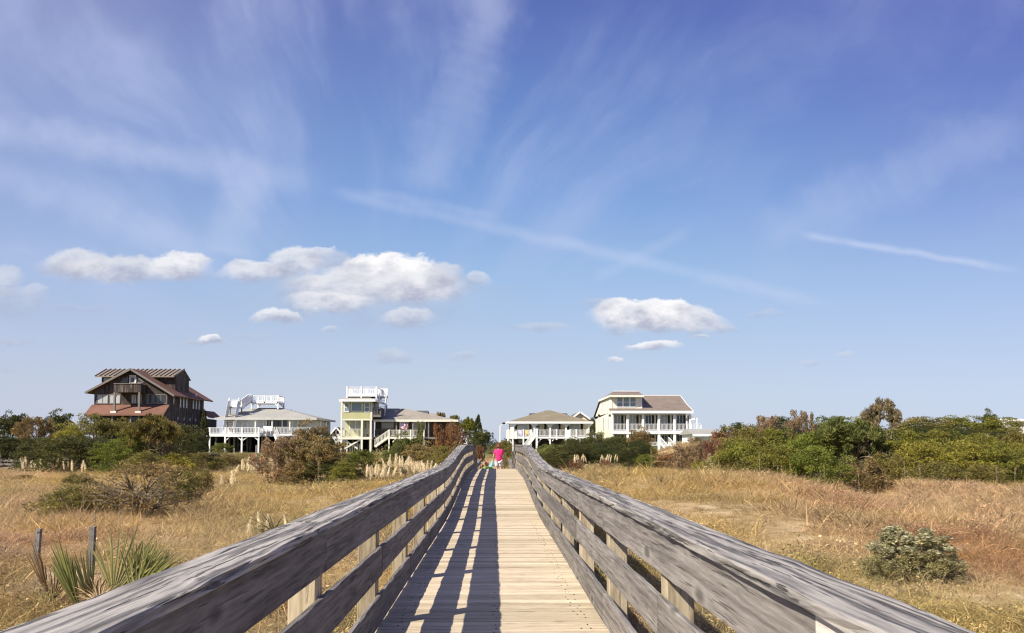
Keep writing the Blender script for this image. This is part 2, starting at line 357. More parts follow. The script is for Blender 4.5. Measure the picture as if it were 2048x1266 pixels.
M['redroof'] = shingle('red_brown_shingles', (.15, .075, .054), (.24, .130, .095)); M['greyroof'] = shingle('pale_grey_shingles', (.28, .275, .25), (.40, .39, .355))
M['taupe'] = shingle('taupe_shingles', (.24, .215, .18), (.345, .31, .26)); M['olivebrownroof'] = shingle('olive_brown_shingles', (.18, .155, .105), (.27, .235, .165))
M['brownroof'] = shingle('warm_brown_shingles', (.165, .13, .108), (.26, .21, .175)); M['darkroof'] = shingle('dark_grey_shingles', (.07, .068, .072), (.13, .125, .128))
M['metalroof'] = plain('bronze_metal_roof', (.235, .19, .145), 0.5, 0.08); M['seam'] = plain('dark_bronze_seam', (.13, .105, .082), 0.5)
M['white'] = plain('white_paint', (.80, .80, .79), 0.5, 0.05); M['cream_trim'] = plain('cream_paint', (.74, .71, .61), 0.6, 0.06)
M['greytrim'] = plain('grey_weathered_trim', (.20, .178, .158), 0.8, 0.2); M['shutter'] = plain('dark_shutter_paint', (.025, .022, .022), 0.5)
M['greenshutter'] = plain('dark_green_shutter_paint', (.020, .030, .028), 0.5); M['dark'] = plain('understorey_dimness', (.018, .016, .016), 0.9)  # near-black: the dimness under the stilt houses is put into the colour
M['piling'] = plain('grey_piling_wood', (.23, .21, .19), 0.9, 0.25); M['ceiling'] = plain('porch_boards', (.45, .43, .38), 0.8)
M['brass'] = plain('dull_metal', (.35, .33, .30), 0.35, 0.1, metallic=0.8)
def glass(name, col, rough=0.08, spec=0.6):
    return plain(name, col, rough, 0.15, 0.8, spec=spec)
M['glass'] = glass('dark_window_glass', (.035, .042, .052)); M['paleglass'] = glass('curtained_window_glass', (.42, .45, .46), 0.25)
M['bluepane'] = glass('painted_sky_glass', (.20, .27, .31), 0.12); M['teal'] = glass('painted_teal_glass', (.36, .50, .48), 0.15)  # reflected sky and teal sheen are put into these base colours

def leaf_mat(name, transl=0.35, instancer=False, rough=0.6):
    m = bpy.data.materials.new(name); m.use_nodes = True; N = NT(m.node_tree); N.n.clear()
    out = N.new('ShaderNodeOutputMaterial')
    if instancer:
        src = N.new('ShaderNodeAttribute', attribute_name='tint'); src.attribute_type = 'INSTANCER'; col = src.outputs['Color']
    else:
        oi = N.new('ShaderNodeObjectInfo'); col = oi.outputs['Color']
    at = N.new('ShaderNodeAttribute', attribute_name='vary')
    k = N.m('ADD', N.m('MULTIPLY', at.outputs['Fac'], 1.0), 0.50)
    warm = N.mix(at.outputs['Fac'], (0.94, 1.0, 1.04), (1.08, 1.0, 0.88))
    c = N.mix(1.0, N.mix(1.0, col, N.xyz(k, k, k), 'MULTIPLY'), warm, 'MULTIPLY')
    d = N.new('ShaderNodeBsdfPrincipled'); N.put(d.inputs['Base Color'], c); d.inputs['Roughness'].default_value = rough; d.inputs['Specular IOR Level'].default_value = 0.22
    t = N.new('ShaderNodeBsdfTranslucent'); N.put(t.inputs['Color'], c)
    ms = N.new('ShaderNodeMixShader'); ms.inputs[0].default_value = transl
    N.l.new(d.outputs[0], ms.inputs[1]); N.l.new(t.outputs[0], ms.inputs[2]); N.l.new(ms.outputs[0], out.inputs[0])
    return m
M['leaf'] = leaf_mat('leaf_foliage', 0.40); M['blade'] = leaf_mat('grass_blade', 0.35, True); M['blade_obj'] = leaf_mat('plant_blade', 0.30)
M['plume'] = leaf_mat('pampas_plume', 0.45)
M['bark'] = wood('grey_bark', (.10, .085, .065), (.24, .205, .16), (.42, .37, .30), (6, 6, 1.2), freq=10, figure=.4, checks=.3)

def ground_mat():
    m, N, p, out = new_mat('dune_sand_and_thatch')
    v = obj_coords(N, False)
    big = N.noise(v, 0.16, 4, 0.6); fine = N.noise(v, 3.0, 6, 0.75); mid = N.noise(v, 0.9, 4, 0.6)
    c = N.ramp(N.m('ADD', N.m('MULTIPLY', fine, 0.6), N.m('MULTIPLY', mid, 0.4)), [(0.34, (.17, .118, .055)), (0.5, (.35, .25, .125)), (0.66, (.50, .375, .21))])
    sand = N.sm(N.m('ADD', N.m('MULTIPLY', big, 0.7), N.m('MULTIPLY', mid, 0.3)), 0.52, 0.64)
    c = N.mix(N.m('MULTIPLY', sand, 0.65), c, (.62, .49, .34))
    N.put(p.inputs['Base Color'], c); p.inputs['Roughness'].default_value = 0.95; p.inputs['Specular IOR Level'].default_value = 0.1
    bump(N, p, fine, 0.8, 0.08)
    return m
M['ground'] = ground_mat()
def lawn_mat():
    m, N, p, out = new_mat('mown_lawn')
    n = N.noise(obj_coords(N, False), 2.5, 6, 0.7)
    N.put(p.inputs['Base Color'], N.ramp(n, [(0.35, (.07, .085, .018)), (0.65, (.17, .165, .040))])); p.inputs['Roughness'].default_value = 0.9
    bump(N, p, n, 0.6, 0.06)
    return m
M['lawn'] = lawn_mat()

# ------------------------------------------------------------------ the ground
def grid_mesh(name, xs, ys, zfun, mat, kind='structure'):
    gx, gy = np.meshgrid(xs, ys); zz = zfun(gx, gy)
    me = bpy.data.meshes.new(name); nx, ny = len(xs), len(ys)
    me.vertices.add(nx*ny); me.vertices.foreach_set('co', np.stack([gx, gy, zz], -1).astype(np.float32).ravel())
    i = (np.arange(ny-1)[:, None]*nx+np.arange(nx-1)[None]).ravel()
    q = np.stack([i, i+1, i+1+nx, i+nx], -1).astype(np.int32)
    me.loops.add(q.size); me.loops.foreach_set('vertex_index', q.ravel()); me.polygons.add(len(q)); me.polygons.foreach_set('loop_start', np.arange(0, q.size, 4, dtype=np.int32))
    me.polygons.foreach_set('use_smooth', [True]*len(q)); me.update(calc_edges=True); me.validate()
    me.materials.append(mat); o = bpy.data.objects.new(name, me); C.objects.link(o); o['kind'] = kind
    return o
def spread_axis(lo, hi, fine, far):
    mid = list(np.arange(lo, hi+fine*0.5, fine)); a, s = mid[-1], fine
    while a < far: s *= 1.35; a += s; mid.append(a)
    a, s, left = mid[0], fine, []
    while a > -far: s *= 1.35; a -= s; left.append(a)
    return np.array(left[::-1]+mid)
g = grid_mesh('ground', spread_axis(-45, 45, 0.35, 3500), spread_axis(-4, 100, 0.35, 3500), ground_z, M['ground'])
tag(g, 'pale dune sand and dead thatch under the grasses', 'ground')
lw = grid_mesh('lawn', np.arange(-80, 80.1, 1.0), np.arange(93.5, 150, 0.75), lambda x, y: ground_z(x, y)+0.03, M['lawn'])
tag(lw, 'mown green lawn around the stilt houses', 'lawn')

# ------------------------------------------------------------------ grass
def raw_mesh(name, V, Fq, vary, mat, smooth=False):
    """V (n,3), Fq (m,k) with k = 3 or 4, vary per vertex"""
    me = bpy.data.meshes.new(name); V = np.asarray(V, np.float32); Fq = np.asarray(Fq, np.int32)
    me.vertices.add(len(V)); me.vertices.foreach_set('co', V.ravel())
    k = Fq.shape[1]; me.loops.add(Fq.size); me.loops.foreach_set('vertex_index', Fq.ravel())
    me.polygons.add(len(Fq)); me.polygons.foreach_set('loop_start', np.arange(0, Fq.size, k, dtype=np.int32))
    me.update(calc_edges=True)
    at = me.attributes.new('vary', 'FLOAT', 'POINT'); at.data.foreach_set('value', np.asarray(vary, np.float32))
    if smooth: me.polygons.foreach_set('use_smooth', [True]*len(Fq))
    me.materials.append(mat); return me
def blades(rng, n, spread, h, width, lean, curl=0.5, segs=3, base=None):
    """n curved tapering blades; returns V, F(quads), vary"""
    V, Fq, A = [], [], []
    for k in range(n):
        az = rng.uniform(0, 2*math.pi); r = spread*math.sqrt(rng.uniform(0, 1)); a2 = rng.uniform(0, 2*math.pi)
        p = np.array([r*math.cos(a2), r*math.sin(a2), -0.03]) if base is None else np.array(base[k % len(base)], float)
        hh = h*rng.uniform(0.5, 1.15); w = width*rng.uniform(0.6, 1.2)
        tilt = lean*rng.uniform(0.1, 1.0); side = np.array([-math.sin(az), math.cos(az), 0.0])
        # blades turn their flat side any way
        tw = rng.uniform(-1.2, 1.2); ca = math.cos(tw); sa = math.sin(tw)
        c = rng.uniform(0, 1); i0 = len(V)
        for s in range(segs+1):
            t = s/segs; th = tilt+curl*t*rng.uniform(0.6, 1.3)
            d = np.array([math.sin(th)*math.cos(az), math.sin(th)*math.sin(az), math.cos(th)])
            if s: p = p+d*hh/segs
            ww = w*(1-t*0.88)*0.5
            sd_ = side*ca+np.cross(d, side)*sa
            V += [p-sd_*ww, p+sd_*ww]; A += [c, c]
        for s in range(segs):
            a = i0+2*s; Fq.append((a, a+1, a+3, a+2))
    return V, Fq, A
def merge(*parts):
    V, Fq, A = [], [], []
    for v, f, a in parts:
        o = len(V); V += list(v); Fq += [tuple(i+o for i in q) for q in f]; A += list(a)
    return V, Fq, A
def leaflets(rng, n, rx, h, size, z0=0.0):
    V, Fq, A = [], [], []
    for k in range(n):
        r = rx*math.sqrt(rng.uniform(0, 1)); a = rng.uniform(0, 6.283)
        c = np.array([r*math.cos(a), r*math.sin(a), z0+h*rng.uniform(0.1, 1)*(1-0.5*(r/rx)**2)])
        d = np.array([rng.gauss(0, 1), rng.gauss(0, 1), rng.gauss(0.3, 0.8)]); d /= np.linalg.norm(d)
        e = np.cross(d, [rng.gauss(0, 1), rng.gauss(0, 1), rng.gauss(0, 1)]); e /= np.linalg.norm(e)
        L = size*rng.uniform(0.6, 1.3); W = L*rng.uniform(0.22, 0.42); i = len(V); c0 = rng.uniform(0, 1)
        V += [c-d*L*.5, c+e*W*.5, c+d*L*.5, c-e*W*.5]; A += [c0]*4; Fq.append((i, i+1, i+2, i+3))
    return V, Fq, A
tufts = bpy.data.collections.new('grass_tuft_sources')     # not linked to the scene: only read by the scatter below
def tuft(k, geo):
    o = bpy.data.objects.new('tuft_%02d' % k, raw_mesh('tuft_%02d' % k, *geo, M['blade'])); tufts.objects.link(o)
rng = random.Random(5)
for k in range(3): tuft(k, blades(rng, 44, 0.18, 0.37, 0.0085, 0.9, 1.2))                 # 0-2 fine near grass
for k in range(3, 5): tuft(k, merge(blades(rng, 14, 0.10, 0.48, 0.007, 0.4, 0.6), blades(rng, 20, 0.14, 0.27, 0.009, 1.0, 1.3)))   # 3-4 taller
for k in range(5, 7): tuft(k, merge(leaflets(rng, 90, 0.20, 0.28, 0.036), blades(rng, 16, 0.14, 0.33, 0.007, 0.6, 0.8)))          # 5-6 leafy weeds
for k in range(7, 10): tuft(k, blades(rng, 44, 0.36, 0.42, 0.016, 0.8, 0.9, 2))             # 7-9 coarser, farther off
for k in range(10, 12): tuft(k, merge(leaflets(rng, 150, 0.36, 0.30, 0.05), blades(rng, 16, 0.3, 0.40, 0.016, 0.6, 0.7, 2)))        # 10-11 weeds far off
PAL = {'gold': (.55, .40, .150), 'pink': (.57, .395, .245), 'straw': (.62, .50, .33), 'olive': (.26, .232, .098), 'rust': (.47, .235, .145), 'lime': (.40, .350, .120), 'brown': (.31, .232, .145)}
# where each colour gathers: (x, y, radius, colour, weight)
def at_px(px, py, D): return X(px, D), D
SPOTS = [(*at_px(1700, 1050, 30), 2.6, 'rust', 1.6), (*at_px(1985, 1140, 17), 1.7, 'rust', 2.2), (*at_px(1930, 1110, 20), 1.6, 'rust', 1.3), (*at_px(1330, 1230, 7.5), 0.7, 'rust', 2.0), (*at_px(1640, 1100, 20), 1.0, 'rust', 1.2),
         (*at_px(1900, 975, 38), 6.0, 'pink', 2.2), (*at_px(1620, 1010, 34), 5.5, 'pink', 1.6), (*at_px(1850, 1040, 28), 5.0, 'pink', 1.6), (*at_px(1300, 960, 38), 6.0, 'gold', 2.0), (*at_px(1420, 985, 34), 4.5, 'gold', 1.4),
         (*at_px(1620, 1085, 20), 2.6, 'gold', 1.2), (*at_px(1900, 1210, 12.5), 2.6, 'lime', 1.4), (*at_px(2000, 1230, 11.5), 1.8, 'gold', 1.6), (*at_px(1460, 1025, 28), 3.0, 'brown', 1.3), (*at_px(1540, 1085, 21), 1.8, 'straw', 2.0),
         (*at_px(60, 1090, 20), 3.0, 'rust', 1.2), (*at_px(40, 1040, 27), 4.0, 'pink', 1.6), (*at_px(150, 960, 55), 9, 'gold', 2.0), (*at_px(60, 940, 70), 8, 'pink', 1.2), (*at_px(90, 1240, 10.5), 2.0, 'lime', 1.8), (*at_px(380, 930, 70), 9, 'gold', 1.2),
         (*at_px(230, 965, 48), 4.0, 'pink', 1.6), (*at_px(620, 990, 40), 5.0, 'gold', 1.8), (*at_px(560, 1040, 26), 3.5, 'olive', 1.0), (*at_px(700, 1000, 30), 3.5, 'gold', 1.6), (*at_px(440, 1060, 22), 3.0, 'straw', 1.2), (*at_px(520, 985, 45), 5, 'lime', 0.9),
         (*at_px(300, 1070, 22), 3.0, 'gold', 1.0), (*at_px(420, 905, 84), 7, 'olive', 2.6), (*at_px(300, 915, 84), 7, 'olive', 1.6), (*at_px(640, 1240, 8), 1.0, 'olive', 1.2), (*at_px(560, 1130, 13), 2.0, 'pink', 1.4), (*at_px(840, 950, 45), 4, 'gold', 1.6), (*at_px(1110, 935, 46), 4, 'pink', 1.0)]
def grass_tint(x, y, seed):
    n = len(x); rr = np.random.default_rng(seed); keys = list(PAL); w = np.zeros((n, len(keys)))
    base = {'gold': 0.9, 'pink': 0.65, 'straw': 0.55, 'olive': 0.55, 'rust': 0.12, 'lime': 0.40, 'brown': 0.3}
    for j, k in enumerate(keys): w[:, j] = base[k]*np.clip((fbm(x, y, 3.0, 20+j, 4)-0.30)*3.6, 0, 2)**1.9
    for sx, sy, r, k, a in SPOTS: w[:, keys.index(k)] += a*np.exp(-((x-sx)**2+((y-sy)*0.7)**2)/(r*r)*1.2)
    w = w+1e-4; w = w**1.4*rr.uniform(0.35, 1.0, w.shape); w /= w.sum(1, keepdims=True)
    col = w @ np.array([PAL[k] for k in keys])
    return col*rr.uniform(0.62, 1.30, (n, 1)), w[:, keys.index('olive')]+w[:, keys.index('lime')]*0.8+w[:, keys.index('brown')]*0.4
def scatter(name, x, y, scl, idx, tint, label, cat, lift=0.0, coll=None):
    me = bpy.data.meshes.new(name); n = len(x)
    z = ground_z(x, y)-0.02+lift
    me.vertices.add(n); me.vertices.foreach_set('co', np.stack([x, y, z], -1).astype(np.float32).ravel())
    rr = np.random.default_rng(n)
    for nm, ty, val in (('size', 'FLOAT', scl), ('turn', 'FLOAT', rr.uniform(0, 6.283, n)), ('pick', 'INT', idx)):
        at = me.attributes.new(nm, ty, 'POINT'); at.data.foreach_set('value', np.asarray(val, np.int32 if ty == 'INT' else np.float32))
    at = me.attributes.new('tint', 'FLOAT_COLOR', 'POINT'); at.data.foreach_set('color', np.concatenate([tint, np.ones((n, 1))], 1).astype(np.float32).ravel())
    o = bpy.data.objects.new(name, me); C.objects.link(o); tag(o, label, cat, None, 'stuff')
    ng = bpy.data.node_groups.new(name, 'GeometryNodeTree')
    ng.interface.new_socket('Geometry', in_out='INPUT', socket_type='NodeSocketGeometry'); ng.interface.new_socket('Geometry', in_out='OUTPUT', socket_type='NodeSocketGeometry')
    G = ng.nodes; L = ng.links
    gi, go = G.new('NodeGroupInput'), G.new('NodeGroupOutput')
    ci = G.new('GeometryNodeCollectionInfo'); ci.inputs['Collection'].default_value = coll or tufts; ci.inputs['Separate Children'].default_value = True; ci.inputs['Reset Children'].default_value = True
    ip = G.new('GeometryNodeInstanceOnPoints'); ip.inputs['Pick Instance'].default_value = True
    def attr(nm, ty):
        a = G.new('GeometryNodeInputNamedAttribute'); a.data_type = ty; a.inputs['Name'].default_value = nm; return a.outputs['Attribute']
    cx = G.new('ShaderNodeCombineXYZ'); L.new(attr('turn', 'FLOAT'), cx.inputs[2])
    L.new(gi.outputs[0], ip.inputs['Points']); L.new(ci.outputs[0], ip.inputs['Instance']); L.new(attr('pick', 'INT'), ip.inputs['Instance Index'])
    L.new(cx.outputs[0], ip.inputs['Rotation']); L.new(attr('size', 'FLOAT'), ip.inputs['Scale']); L.new(ip.outputs[0], go.inputs[0])
    md = o.modifiers.new('scatter', 'NODES'); md.node_group = ng
    return o
def sample_band(rr, d0, d1, spacing, xlim):
    n = int((d1-d0)*2*xlim/(spacing*spacing)); y = rr.uniform(d0, d1, n); x = rr.uniform(-xlim, xlim, n)
    keep = (np.abs(x) < 0.66*y+2.5) & (np.abs(x) > 0.1)
    return x[keep], y[keep]
def make_grass():
    rr = np.random.default_rng(3); xs, ys, ss, ii = [], [], [], []
    for d0, d1, sp, xl, s, kinds in ((2.0, 13, 0.118, 11, 0.95, 'near'), (13, 22, 0.155, 17, 1.1, 'near'), (22, 36, 0.22, 26, 1.0, 'mid'), (36, 56, 0.28, 40, 1.0, 'far'), (56, 97, 0.46, 66, 1.2, 'far')):
        x, y = sample_band(rr, d0, d1, sp, xl)
        under = (np.abs(x) < 1.0) & (y < 60)
        keep = ~under | (rr.uniform(0, 1, len(x)) < 0.25)
        # sandy openings
        bare = np.zeros(len(x))
        for px, py, D, r in ((1455, 1020, 28, 2.0), (1560, 1075, 22, 1.6), (1500, 1050, 25, 1.3), (640, 1000, 33, 2.0), (470, 1110, 15, 1.2), (640, 1010, 30, 1.3), (200, 1110, 17, 1.0)):
            bare = np.maximum(bare, np.exp(-((x-X(px, D))**2+((y-D)*0.6)**2)/r**2))
        bare = np.maximum(bare, np.clip((fbm(x, y, 3.2, 44)-0.62)*6, 0, 0.8))
        keep &= rr.uniform(0, 1, len(x)) > bare*0.85
        x, y = x[keep], y[keep]; t, herb = grass_tint(x, y, 9)
        p = rr.uniform(0, 1, len(x)); leafy = p < 0.02+0.70*herb
        if kinds == 'near': idx = np.where(leafy, rr.integers(5, 7, len(x)), np.where(rr.uniform(0, 1, len(x)) < 0.16, rr.integers(3, 5, len(x)), rr.integers(0, 3, len(x))))
        elif kinds == 'mid': idx = np.where(leafy, rr.integers(5, 7, len(x)), np.where(rr.uniform(0, 1, len(x)) < 0.5, rr.integers(7, 10, len(x)), rr.integers(3, 5, len(x))))
        else: idx = np.where(leafy, rr.integers(10, 12, len(x)), rr.integers(7, 10, len(x)))
        sc_ = s*rr.uniform(0.55, 1.25, len(x))*(0.45+1.15*np.clip(fbm(x, y, 1.5, 60, 3)*1.6-.3, 0, 1)); big_ = rr.uniform(0, 1, len(x)) < 0.035; sc_ = np.where(big_, sc_*1.75, sc_); sc_ = np.where((np.abs(x) < 1.5), sc_*0.75, sc_)
        xs.append(x); ys.append(y); ss.append(sc_); ii.append(idx)
    x, y, s, i = (np.concatenate(q) for q in (xs, ys, ss, ii)); t, _ = grass_tint(x, y, 9)
    scatter('dune_grass', x, y, s, i, t, 'dry golden, straw and rust coloured grasses covering the dunes', 'grass')
    print('grass tufts', len(x))
make_grass()
# ------------------------------------------------------------------ the boardwalk
BX = -0.015
def deck_z(y):
    s = lambda t: min(1, max(0, t))**2*(3-2*min(1, max(0, t)))
    z = 1.0+0.43*s((y-16)/13.5)
    if y > 39.2: z -= min(1.0, (y-39.2)*0.15)
    return z
def build_boardwalk():
    rng = random.Random(11)
    t = thing('boardwalk', (0, 0, 0), 'long weathered timber boardwalk with grey plank railings crossing the dunes', 'boardwalk')
    d = MB(); y = -1.5
    while y < 60:
        w = 0.139+rng.uniform(-.002, .002); j = rng.uniform(-.0025, .0025); d.cur = rng.random()
        z0, z1 = deck_z(y), deck_z(y+w)
        a, b = BX-0.975+rng.uniform(-.012, .012), BX+0.975+rng.uniform(-.012, .012); e = 0.004
        d.hexa([(a, y, z0-.038), (b, y, z0-.038), (b, y+w, z1-.038), (a, y+w, z1-.038), (a, y, z0+j-e), (b, y, z0+j-e), (b, y+w, z1+j-e), (a, y+w, z1+j-e)])
        d.hexa([(a, y+e, z0+j-e), (b, y+e, z0+j-e), (b, y+w-e, z1+j-e), (a, y+w-e, z1+j-e), (a, y+e, z0+j), (b, y+e, z0+j), (b, y+w-e, z1+j), (a, y+w-e, z1+j)])
        y += w+rng.uniform(.005, .013)
    n_wood = len(d.f); nail = d; d.cur = 0.5; y = 3.0
    while y < 17:
        for x in (-.80, -.74, .74, .80, .02):
            if rng.random() < .45: continue
            xx = BX+x+rng.uniform(-.02, .02); nail.box(xx-.006, xx+.006, y-.006, y+.006, deck_z(y), deck_z(y)+.004)
        y += 0.1463
    dk = d.build('deck', M['deck'], t, vary=True); dk.data.materials.append(M['shutter'])
    for p in dk.data.polygons[n_wood:]: p.material_index = 1
    posts_y = [0.05+2.45*k for k in range(0, 25)]
    for s in (-1, 1):
        for x in (s*0.80, s*0.30):
            st = MB()
            ys = [-1.5+1.25*k for k in range(50)]
            for a, b in zip(ys[:-1], ys[1:]):
                za, zb = deck_z(a)-.040, deck_z(b)-.040; x0, x1 = BX+x-.03, BX+x+.03
                st.hexa([(x0, a, za-.24), (x1, a, za-.24), (x1, b, zb-.24), (x0, b, zb-.24), (x0, a, za), (x1, a, za), (x1, b, zb), (x0, b, zb)])
            st.build('stringer', M['darkwood'], t)
        for y in posts_y:
            pz = deck_z(y)+1.030; zb = min(gz(s*1.05, y), deck_z(y)-.3)-.5; lean = rng.uniform(-.008, .008)
            p = MB(); x0, x1 = BX+s*0.978, BX+s*1.135; hy = 0.082
            e = 0.008; xa, xb = min(x0, x1), max(x0, x1)
            foot = [(xa+e, y-hy), (xb-e, y-hy), (xb, y-hy+e), (xb, y+hy-e), (xb-e, y+hy), (xa+e, y+hy), (xa, y+hy-e), (xa, y-hy+e)]
            i = len(p.v); p.v += [(q[0]+lean, q[1], zb) for q in foot]+[(q[0], q[1], pz) for q in foot]; p.c += [.5]*16
            p.f += [tuple(range(i+7, i-1, -1)), tuple(range(i+8, i+16))]+[(i+k, i+(k+1) % 8, i+8+(k+1) % 8, i+8+k) for k in range(8)]
            p.build('post', M['post'] if True else None, t)
        # boards between the posts
        def board(name, k0, k1, x0, x1, h0, h1, mat, rough=0.002, dz=0.0, e=0.005, lift=0.0):
            ya, yb = posts_y[k0]+(-.9 if k0 == 0 else .002), posts_y[k1]-.002
            n = max(2, int((yb-ya)/(0.16 if ya < 14 else 0.6))); mb = MB(); xa, xb = BX+min(x0, x1), BX+max(x0, x1)
            prof = [(xa+e, h0), (xb-e, h0), (xb, h0+e), (xb, h1-e), (xb-e, h1), (xa+e, h1), (xa, h1-e), (xa, h0+e)]
            ph = rng.uniform(0, 9); sag = rng.uniform(-.006, .006); tw = rng.uniform(-.004, .004)
            for q in range(n+1):
                yy = ya+(yb-ya)*q/n; tt = q/n; zz = deck_z(yy)+dz+sag*math.sin(math.pi*tt)+lift*(tt-.5)
                for m_, (x, h) in enumerate(prof):
                    jit = rough*math.sin(yy*7.3+ph+m_*2.1)+rough*rng.uniform(-1, 1)
                    mb.v.append((x+jit+tw*math.sin(3*tt+ph), yy, zz+h+jit*.6)); mb.c.append(.5)
            for q in range(n):
                for m_ in range(8):
                    a = q*8+m_; b = q*8+(m_+1) % 8; mb.f.append((a, b, b+8, a+8))
            mb.f += [tuple(range(7, -1, -1)), tuple(n*8+m_ for m_ in range(8))]
            return mb.build(name, mat, t)
        last = len(posts_y)-1
        k = 0
        first = {'cap': 2 if s < 0 else 3, 'top': 2 if s < 0 else 1, 'mid': 2 if s > 0 else 3, 'low': 3 if s > 0 else 2}
        for nm, h0, h1, x0, x1 in (('cap', 1.043, 1.083, .905, 1.145), ('top', .800, 1.040, .935, .975), ('mid', .430, .665, .935, .975), ('low', .025, .265, .935, .975)):
            k0 = 0; k1 = first[nm]
            while k0 < last:
                k1 = min(k1, last)
                name = {'cap': 'handrail_cap', 'top': 'upper_rail_board', 'mid': 'middle_rail_board', 'low': 'lower_rail_board'}[nm]
                mat = M['cap'] if nm == 'cap' else M['rail']
                jx = rng.uniform(-.004, .006)
                o = board(name, k0, k1, s*(x0+jx), s*(x1+jx*(1 if nm == 'cap' else 0)), h0+(0 if nm in ('cap', 'top') else rng.uniform(-.012, .012)), h1, mat, .0040 if nm == 'cap' else .0022, rng.uniform(-.002, .002) if nm != 'cap' else rng.uniform(0, .003))
                if nm == 'top' and s > 0 and k0 == 0:
                    o.data.materials.clear(); o.data.materials.append(M['newboard']); o['label'] = 'pale newer board in the upper railing'
                k0 = k1; k1 = k0+rng.choice((2, 2, 3))
    # joint nails on the nearest inner faces
    # the closing rail where the walk turns away
    zb = gz(-0.8, 61); f = MB()
    for x in (-1.25, -.62, -.05): f.box(x-.06, x+.06, 60.9, 61.02, zb-.3, zb+1.35)
    f.build('post', M['post'], t)
    for z in (.25, .65, 1.05): MB().box(-1.3, 0.0, 60.84, 60.898, zb+z, zb+z+.2).build('rail_board', M['post'], t)
    return t
build_boardwalk()

# ------------------------------------------------------------------ house helpers
def frame_rect(mb, x0, x1, z0, z1, y, b, depth, nv=0, nh=0):
    """window frame standing out towards -y from the plane y"""
    y0 = y-depth
    mb.box(x0-b, x0, y0, y, z0-b, z1+b); mb.box(x1, x1+b, y0, y, z0-b, z1+b)
    mb.box(x0, x1, y0, y, z1, z1+b); mb.box(x0, x1, y0, y, z0-b, z0)
    for k in range(nv): x = x0+(x1-x0)*(k+1)/(nv+1); mb.box(x-b*.4, x+b*.4, y0+.012, y, z0, z1)
    for k in range(nh):
        z = z0+(z1-z0)*(k+1)/(nh+1); xs = [x0]+[x0+(x1-x0)*(q+1)/(nv+1) for q in range(nv)]+[x1]
        for q in range(nv+1): mb.box(xs[q]+(b*.4 if q else 0), xs[q+1]-(b*.4 if q < nv else 0), y0+.014, y, z-b*.35, z+b*.35)
def window(root, px0, py0, px1, py1, Dp, pane='glass', frame='white', b=0.09, nv=1, nh=0, D=None):
    D = D or Dp
    x0, x1 = X(px0, D), X(px1, D); z1, z0 = Z(py0, D), Z(py1, D); mb = MB(); frame_rect(mb, x0, x1, z0, z1, Dp, b, 0.06, nv, nh)
    f = mb.build('window', M[frame], root)
    MB().box(x0, x1, Dp-.02, Dp+.05, z0, z1).build('pane', M[pane], f)
    return f
def side_window(root, xw, sgn, y0, y1, z0, z1, pane='glass', frame='white', b=0.07, nh=0):
    mb = MB(); xa, xb = sorted((xw, xw+sgn*.06))
    mb.box(xa, xb, y0-b, y0, z0-b, z1+b); mb.box(xa, xb, y1, y1+b, z0-b, z1+b); mb.box(xa, xb, y0, y1, z1, z1+b); mb.box(xa, xb, y0, y1, z0-b, z0)
    f = mb.build('window', M[frame], root); xa, xb = sorted((xw-sgn*.05, xw+sgn*.02))
    MB().box(xa, xb, y0, y1, z0, z1).build('pane', M[pane], f)
    return f
def railing(root, p, q, h=1.0, gap=0.16, mat='white', post_gap=0, solid=False, w=0.045, name='railing'):
    """balustrade along p->q (deck-level points)"""
    p, q = Vector(p), Vector(q); L = (q-p).length; mb = MB(); up = Vector((0, 0, 1))
    mb.bar(p+up*h, q+up*h, .10, .06); mb.bar(p+up*.12, q+up*.12, .05, .07)
    n = max(1, int(L/gap))
    for k in range(n+1):
        a = p.lerp(q, k/n); mb.box(a.x-w/2, a.x+w/2, a.y-w/2, a.y+w/2, a.z+.155, a.z+h-.03)
    if solid: mb.bar(p+up*(h*.55), q+up*(h*.55), .02, h*.7)
    return mb.build(name, M[mat], root)
def post(root, x, y, z0, z1, w=0.2, mat='white', name='post'):
    return MB().box(x-w/2, x+w/2, y-w/2, y+w/2, z0, z1).build(name, M[mat], root)
def brace(root, p, q, w=0.12, mat='white'): return MB().bar(p, q, w).build('brace', M[mat], root)
def stair(root, top, bot, width, n, mat='white', tread='white', axis='x', rails=True, rail_h=0.95, solid=False, gap=0.2):
    """flight from top to bottom; width vector across"""
    top, bot, wv = Vector(top), Vector(bot), Vector(width); mb = MB()
    for k in (0, 1): mb.bar(top+wv*k, bot+wv*k, .06, .28)
    s = mb.build('stair', M[mat], root); tr = MB()
    run = (bot-top); run.z = 0; run = run/n*0.5 if run.length > 0 else Vector((0, 0, 0))
    for k in range(1, n):
        c = top.lerp(bot, k/n); a, b = c+wv*.02, c+wv*.98
        tr.slab([a-run, b-run, b+run, a+run] , .04)
    tr.build('tread', M[tread], s)
    if rails:
        for k in (0, 1): railing(root, top+wv*k, bot+wv*k, rail_h, gap, mat, solid=solid, name='stair_railing')
    return s

